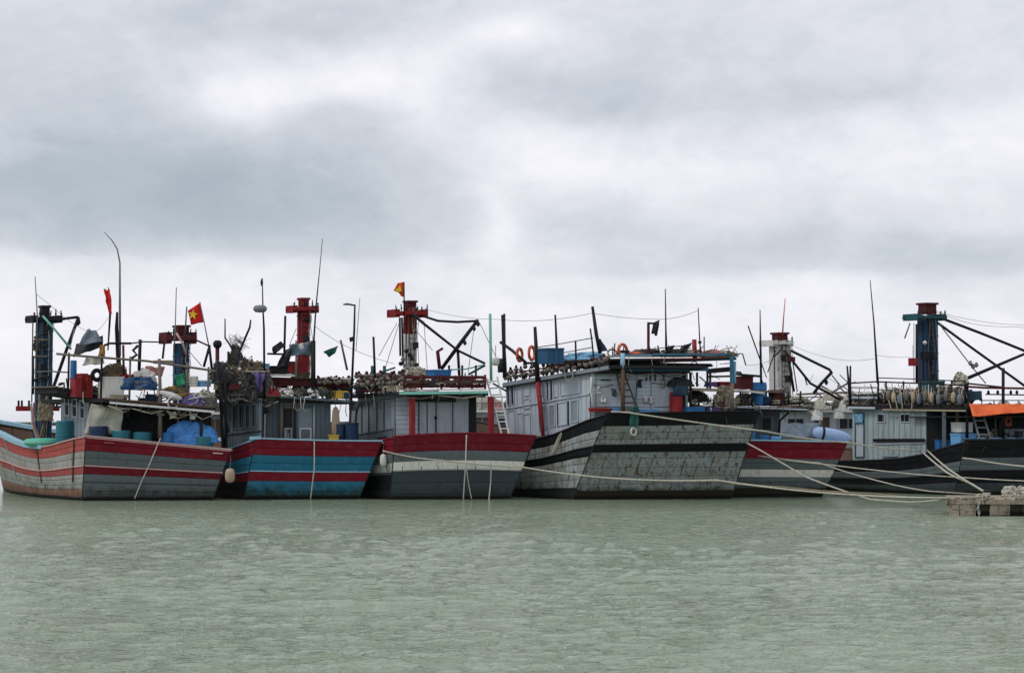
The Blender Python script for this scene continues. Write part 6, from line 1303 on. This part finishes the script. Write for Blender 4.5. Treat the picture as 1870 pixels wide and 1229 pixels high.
rope('rope running along the dark hull toward the right frame edge', [B5.p(1420, 838, -.2), atY(1500, 847, 66), atY(1661, 865, 65), atY(1762, 872, 64), atY(1870, 878, 63), atY(1960, 884, 62)], 'rope_pale', .024, .01, n=6)
rope('rope from the dark gunwale down to the black bollard, upper one', [k0 + A(.25, 0, .05), atY(1740, 862, 62.5), bq + A(0, 0, .04)], 'rope_pale', .034, [.04, .02], n=8)
rope('rope from the dark gunwale down to the black bollard, lower one', [k0, atY(1728, 862, 62.5), atY(1776, 884, 61), bq], 'rope_pale', .034, [.02, .02, .01], n=8)
rope('rope from the dark hull gunwale to the right frame edge', [k0 + A(.3, 0, -.05), B6.p(1775, 838, -.3), atY(1866, 851, 64), atY(1950, 862, 62)], 'rope_pale', .034, [.03, .03, .0], n=8)
rope('second rope along the dark water to the pier end', [B5.p(1300, 882, .2), atY(1430, 889, 63), atY(1600, 902, 60), pe - A(0, 0, .03)], 'rope_dirty', .03, [.0, .03, .03], n=8)
rope('loop of cord hanging on the dark hull side', [B6.ps(1670, 826, -.05), B6.ps(1672, 850, -.1), B6.ps(1674, 845, -.1), B6.ps(1677, 826, -.05)], 'rope_pale', .018)
sheetq(B6, 4.4, [(1668, 822), (1690, 823), (1687, 829), (1670, 828)], 'cloth_white', 'white rag where the ropes meet on the dark hull gunwale', 'rag', 6, 4, .05, 4, 'rag', seed=111) if False else None
# overhead wires between the masts
def wire(label, pts, r=.009, sag=.1): return rope(label, pts, 'wire', r, sag, 'aerial_wire', 'wire', n=10)
wire('thin wire from the red and white mast to the tall pole of the big boat', [B4.p(775, 564, 15), B4.ps(905, 583, .4), B4.ps(1081, 572, .4)], sag=[.12, .18])
wire('thin wire from the leaning pole to the aerial right of the black flag', [B4.ps(1083, 572, .4), B4.p(1190, 583, .6), B4.p(1275, 567, .7)], sag=[.05, .12])
wire('thin wire from the tall aerial down to the lamp rows of the white banded boat', [B2.p(574, 595, .9), B3.p(640, 636, 3), B3.p(720, 664, 3)], sag=[.06, .05])
wire('thin wire from the blue bow mast to the curved aerial', [B1.p(66, 537, 8.6), B1.p(95, 560, 7), B1.p(160, 605, 4), B1.p(197, 580, 3)], sag=[.0, .1, .25])
wire('upper thin wire from the white mast to the whip aerial of the pale boarded house', [B6.p(1442, 628, 15), B6.p(1500, 650, 12), B6.ps(1597, 655, .3)], sag=[.05, .15])
wire('thin wire from the whip aerial to the blue mast', [B6.ps(1597, 648, .3), B7.p(1662, 652, V7)], sag=.05)
wire('upper wire running right from the blue mast head', [B7.p(1710, 568, V7), B7.p(1780, 585, V7), B7.p(1862, 593, V7), B7.p(1960, 596, V7)], sag=.05)
wire('lower wire running right from the blue mast head', [B7.p(1712, 571, V7), B7.p(1780, 592, V7), B7.p(1858, 597, V7), B7.p(1960, 604, V7)], sag=.05)
wire('faint double wire from the right rack to the white mast', [B4.p(1362, 667, .6), B6.p(1412, 655, 15)], sag=.1)
# ================================================================== far shore
mb = MB(); P = []
for i in range(121):
    x = -1500 + i * 25; h = 2.6 + 1.2 * mnoise.noise(Vector((x * .011, 3, 1))) + .8 * mnoise.noise(Vector((x * .06, 7, 1)))
    P.append([A(x, 1400, -1), A(x, 1400, h * .6), A(x, 1412, h), A(x, 1600, h * 1.2), A(x, 1900, -1)])
mb.grid(P); o = mb.build('hills', 'leaves_far'); tag(o, 'low green far shore on the horizon', None, None, 'structure')
# ================================================================== small rigging and gear made fast to the boats
def gearbox(c, X, Y, H, m_, label):
    t = thing('gear_box', label, 'box', c)
    MB().box(c + ZU * H / 2, X, Y, ZU * H / 2 + X * .08).build('body', m_, t, bevel=.012); MB().box(c + ZU * (H + .012), X * 1.06, Y * 1.06, ZU * .018).build('lid', m_, t)
CN = {'dark_red_metal': 'dark red', 'cabin_dark': 'black', 'old_wood': 'bare wood', 'plastic_navy': 'navy', 'plastic_teal': 'teal', 'plastic_white': 'white', 'pale_wood': 'tan', 'net_grey': 'grey', 'tarp_slate': 'slate'}
def clutter(B, where, n, xr, yf, v0, v1, seed, mats=('dark_metal', 'rope_dirty', 'net_dark', 'old_wood', 'rope_pale', 'dark_red_metal', 'cabin_dark')):
    rr = random.Random(seed); boxes = []
    for i in range(n):
        x = rr.uniform(*xr); y = yf(x); v = rr.uniform(v0, v1); k = rr.random(); m_ = rr.choice(mats)
        if k < .28:
            B.pole([(x, y + 2), (x + rr.uniform(-3, 3), y - rr.uniform(8, 26))], v, rr.uniform(.015, .035), 'dark_metal', 'stanchion', n=5)
        elif k < .55:
            w_ = rr.uniform(6, 22); B.pole([(x, y - rr.uniform(4, 20)), (x + w_ * .5, y - rr.uniform(0, 16)), (x + w_, y - rr.uniform(3, 20))], v, rr.uniform(.010, .022), m_, 'line', n=4)
        elif k < .72:
            c = B.p(x, y - 2, v); MB().ring(c + ZU * rr.uniform(.0, .12), rr.uniform(.09, .18), rr.uniform(.02, .05), nrm(A(rr.uniform(-1, 1), rr.uniform(-1, 1), rr.uniform(.2, 1))), 14, 5, rr.uniform(.7, 1.2)).build('coil', m_, B.root)
        elif k < .88:
            boxes.append((x, B.p(x, y, v), nrm(B.u + B.f * rr.uniform(-.5, .5)) * rr.uniform(.08, .26), B.f * rr.uniform(.06, .15), rr.uniform(.1, .3), rr.choice(('dark_red_metal', 'cabin_dark', 'old_wood', 'plastic_navy', 'plastic_teal', 'plastic_white', 'pale_wood'))))
        else:
            B.pole([(x, y + 2), (x + rr.uniform(-4, 4), y + rr.uniform(10, 24)), (x + rr.uniform(-6, 6), y + rr.uniform(16, 34))], .08, rr.uniform(.008, .016), m_, 'line', n=4)
    for j, (x, c, X, Y, h, m_) in enumerate(sorted(boxes, key=lambda q: q[0])): gearbox(c, X, Y, h, m_, 'small ' + CN[m_] + ' box, ' + NUM[j] + ' from the left, ' + where)
clutter(B1, 'on the red and grey boat roof', 55, (195, 392), lambda x: 727 + (x - 190) * .083, .4, 3.0, 1)
clutter(B1, 'on the dark canopy by the blue mast', 16, (108, 190), lambda x: 706 + (x - 104) * .17, 1.2, 3.0, 2)
clutter(B2, 'among the heaped dark nets', 60, (400, 508), lambda x: 712, .5, 2.6, 3, ('net_dark', 'net_dark', 'rope_dirty', 'net_brown', 'dark_metal', 'net_grey'))
clutter(B2, 'on the blue boat roof edge', 55, (508, 640), lambda x: 720 + (x - 508) * .07, .6, 2.6, 4)
clutter(B3, 'beside the clustered lamps', 40, (655, 735), lambda x: 722 - (x - 655) * .12, 1.0, 3.0, 5)
clutter(B3, 'on the green edged roof', 40, (735, 888), lambda x: 706, .5, 2.6, 6)
clutter(B4, 'on the tall house aft roof', 55, (1112, 1340), lambda x: 650, .5, 3.0, 7)
clutter(B4, 'on the black stern near the shelf', 26, (1262, 1334), lambda x: 742, .4, 2.0, 8)
clutter(B5, 'on the red stern boat roof', 40, (1346, 1470), lambda x: 738, .8, 2.6, 9)
clutter(B6, 'under the orange tarpaulin', 30, (1768, 1862), lambda x: 800, .8, 3.0, 10)
rq = random.Random(3)
for i in range(46):
    x = rq.uniform(1552, 1762); p6s([(x, rq.uniform(700, 716)), (x + rq.uniform(-6, 6), rq.uniform(716, 730)), (x + rq.uniform(-9, 9), rq.uniform(726, 745))], rq.uniform(.01, .025), rq.choice(('rope_pale', 'rope_dirty', 'dark_metal', 'net_dark', 'rope_white')), 'line', rq.uniform(.15, .5))
for i in range(18):
    x = 1558 + i * 11.3 + rq.uniform(-4, 4); c = B6.ps(x, 738, rq.uniform(.6, 2.5)); m_ = rq.choice(('plastic_white', 'cabin_dark', 'net_grey', 'old_wood', 'plastic_navy', 'plastic_teal', 'tarp_slate'))
    gearbox(c, nrm(B6.f + B6.u * rq.uniform(-.6, .6)) * rq.uniform(.1, .3), B6.u * rq.uniform(.1, .2), rq.uniform(.15, .6), m_, CN[m_] + ' box, ' + NUM[i] + ' from the left behind the boarded house roof rail')
for i in range(40):
    s_ = rq.uniform(0, 1); x = 925 + s_ * 185; y = 698 - s_ * 31
    c = B4.ps(x, y - rq.uniform(1, 8), rq.uniform(.2, .7)); MB().lathe(c, [(.02, -.06), (.06, 0), (.05, .07), (.02, .1)], 7, nrm(A(rq.uniform(-1, 1), rq.uniform(-1, 1), 1))).build('lamp_bracket', rq.choice(('lamp_cap', 'dark_metal', 'cabin_dark', 'lamp_glass')), B4.root)
# draped nets and cords along the outer edge of the deck roofs
for (B, pts, v, sd) in ((B1, [(200, 741), (240, 746), (300, 750), (350, 755), (390, 758)], .1, 1), (B2, [(400, 722), (440, 728), (470, 730), (505, 733)], .5, 2), (B3, [(735, 724), (800, 722), (885, 722)], .1, 3), (B4, [(1140, 680), (1200, 681), (1255, 682)], .5, 4)):
    rr = random.Random(sd)
    for (x0, y0), (x1, y1) in zip(pts, pts[1:]):
        for _ in range(3):
            B.pole([(x0 + rr.uniform(-4, 4), y0), ((x0 + x1) / 2 + rr.uniform(-8, 8), (y0 + y1) / 2 + rr.uniform(2, 12)), (x1 + rr.uniform(-4, 4), y1)], v, rr.uniform(.008, .018), rr.choice(('rope_dirty', 'rope_pale', 'dark_metal')), 'line', n=4)

for i, (x, y, rx, rz, m_, lb) in enumerate(((512, 722, .35, .5, 'net_dark', 'dark net heap at the left of the aerial mount'), (556, 722, .5, .55, 'net_dark', 'dark net heap under the wide red crate'), (590, 722, .5, .62, 'net_brown', 'brown net heap right of the aerial mount'), (622, 722, .45, .58, 'net_dark', 'dark net heap behind the yellow crate'))):
    heap(B2.p(x, y, 2.0), rx, .4, rz, m_, lb, seed=130 + i, strands=20, sm='rope_dirty', u=B2.u, f=B2.f, sr=.014, floats=5)
for i, (x, y, rx, rz, m_, lb) in enumerate(((670, 712, .5, .5, 'net_dark', 'dark net heap at the left end behind the clustered lamps'), (705, 706, .5, .5, 'net_brown', 'brown net heap behind the clustered lamps'), (850, 708, .6, .42, 'net_dark', 'dark net heap behind the dark red rail boards'), (765, 708, .5, .4, 'net_brown', 'brown net heap behind the rail boards near the white column'))):
    heap(B3.p(x, y, 2.8), rx, .4, rz, m_, lb, seed=140 + i, strands=20, sm='rope_dirty', u=B3.u, f=B3.f, sr=.014, floats=5)
for i, (x, rx, rz, m_, lb) in enumerate(((1175, .5, .30, 'net_brown', 'brown net heap on the aft roof left of the black flag'), (1235, .6, .26, 'net_dark', 'dark net heap on the aft roof between the aerial and the red post'), (1300, .6, .28, 'cloth_pink', 'rusty pink cloth heap at the right of the aft roof'), (1325, .35, .22, 'net_grey', 'grey net heap at the right corner of the aft roof'))):
    heap(B4.p(x, 652, 1.2), rx, .4, rz, m_, lb, seed=150 + i, strands=16, sm='rope_dirty', u=B4.u, f=B4.f, sr=.014, floats=3)
# things hung on the aft wall of the big boat
rr = random.Random(31)
for i, (x, y, k, m_, lb) in enumerate(((1092, 712, 'bag', 'cloth_white', 'white bag hung at the left end of the pale aft wall'), (1101, 728, 'bag', 'cloth_white', 'second white bag low on the left of the pale aft wall'), (1121, 716, 'bag', 'net_grey', 'grey bag hung beside the brown ladder'), (1178, 728, 'cloth', 'cloth_white', 'white cloth strip hung under the shutter'), (1188, 730, 'cloth', 'cloth_white', 'white towel beside the white cloth strip'), (1211, 700, 'coil', 'rope_dirty', 'brown rope coil on a hook of the pale wall'), (1168, 700, 'bag', 'cabin_dark', 'black bag on the pale wall right of the ladder'))):
    if k == 'coil': tag(MB().ring(B4.p(x, y, .85), .13, .03, -B4.f, 16, 6, 1.3).build('rope_coil', m_, smooth=True), lb, 'rope')
    else: sheetq(B4, .9, [(x - 3, y - 7), (x + 4, y - 6), (x + 3 + rr.uniform(0, 2), y + 8), (x - 4, y + 7)], m_, lb, k, 6, 6, .10, 6, k, seed=160 + i)
for x0, x1, y in ((1083, 1120, 703), (1190, 1250, 699)): B4.pole([(x0, y), ((x0 + x1) / 2, y + 4), (x1, y - 1)], .92, .012, 'dark_metal', 'line')

for i, (x, y, rx, rz, m_, lb) in enumerate(((1362, 741, .5, .55, 'net_dark', 'dark net heap at the left of the red stern boat roof'), (1395, 741, .45, .40, 'net_brown', 'brown net heap left of the blue drums'), (1425, 741, .5, .55, 'net_dark', 'dark net heap at the foot of the white mast'), (1460, 741, .35, .35, 'net_grey', 'grey net heap at the right end of the red stern boat roof'))):
    heap(B5.p(x, y, 2.6), rx, .4, rz, m_, lb, seed=170 + i, strands=18, sm='rope_dirty', u=B5.u, f=B5.f, sr=.014, floats=5)
for i, (x, a_, rx, rz, m_, lb) in enumerate(((1575, 1.2, .8, .45, 'net_dark', 'dark net heap at the left end of the boarded house roof'), (1630, 1.0, .9, .65, 'net_dark', 'dark net heap behind the rail left of the net floats'), (1668, 1.4, .8, .7, 'net_brown', 'brown net heap behind the middle of the net floats'), (1735, 1.2, .9, .75, 'net_dark', 'dark net heap behind the rightmost net floats'))):
    heap(B6.ps(x, 738, a_), rx, .5, rz, m_, lb, seed=180 + i, strands=22, sm='rope_pale', u=B6.f, f=B6.u, sr=.016, floats=7)
for i, (x, a_) in enumerate(((1590, .8), (1646, .7), (1700, .8), (1752, .6))):
    c = B6.ps(x, 716, a_); MB().tube([c, c - ZU * .6], .05, 6).build('post', 'cabin_dark', B6.root)
rq = random.Random(9)
for i in range(30):      # spars and stays in the second row gap
    x = rq.uniform(1440, 1555); y = rq.uniform(696, 760)
    Bb1.pole([(x, y), (x + rq.uniform(-30, 30), y + rq.uniform(-22, 22))], rq.uniform(.2, 2), rq.uniform(.012, .045), rq.choice(('dark_metal', 'old_wood', 'dark_metal', 'white_trim', 'dark_red_metal')), 'spar', n=5)
for i in range(16):
    x = rq.uniform(1262, 1334); y = rq.uniform(655, 745); B4.pole([(x, y), (x + rq.uniform(-25, 25), y + rq.uniform(-5, 18))], rq.uniform(.5, 2), rq.uniform(.01, .03), rq.choice(('dark_metal', 'rope_dirty', 'rope_pale', 'net_dark')), 'line', n=4)
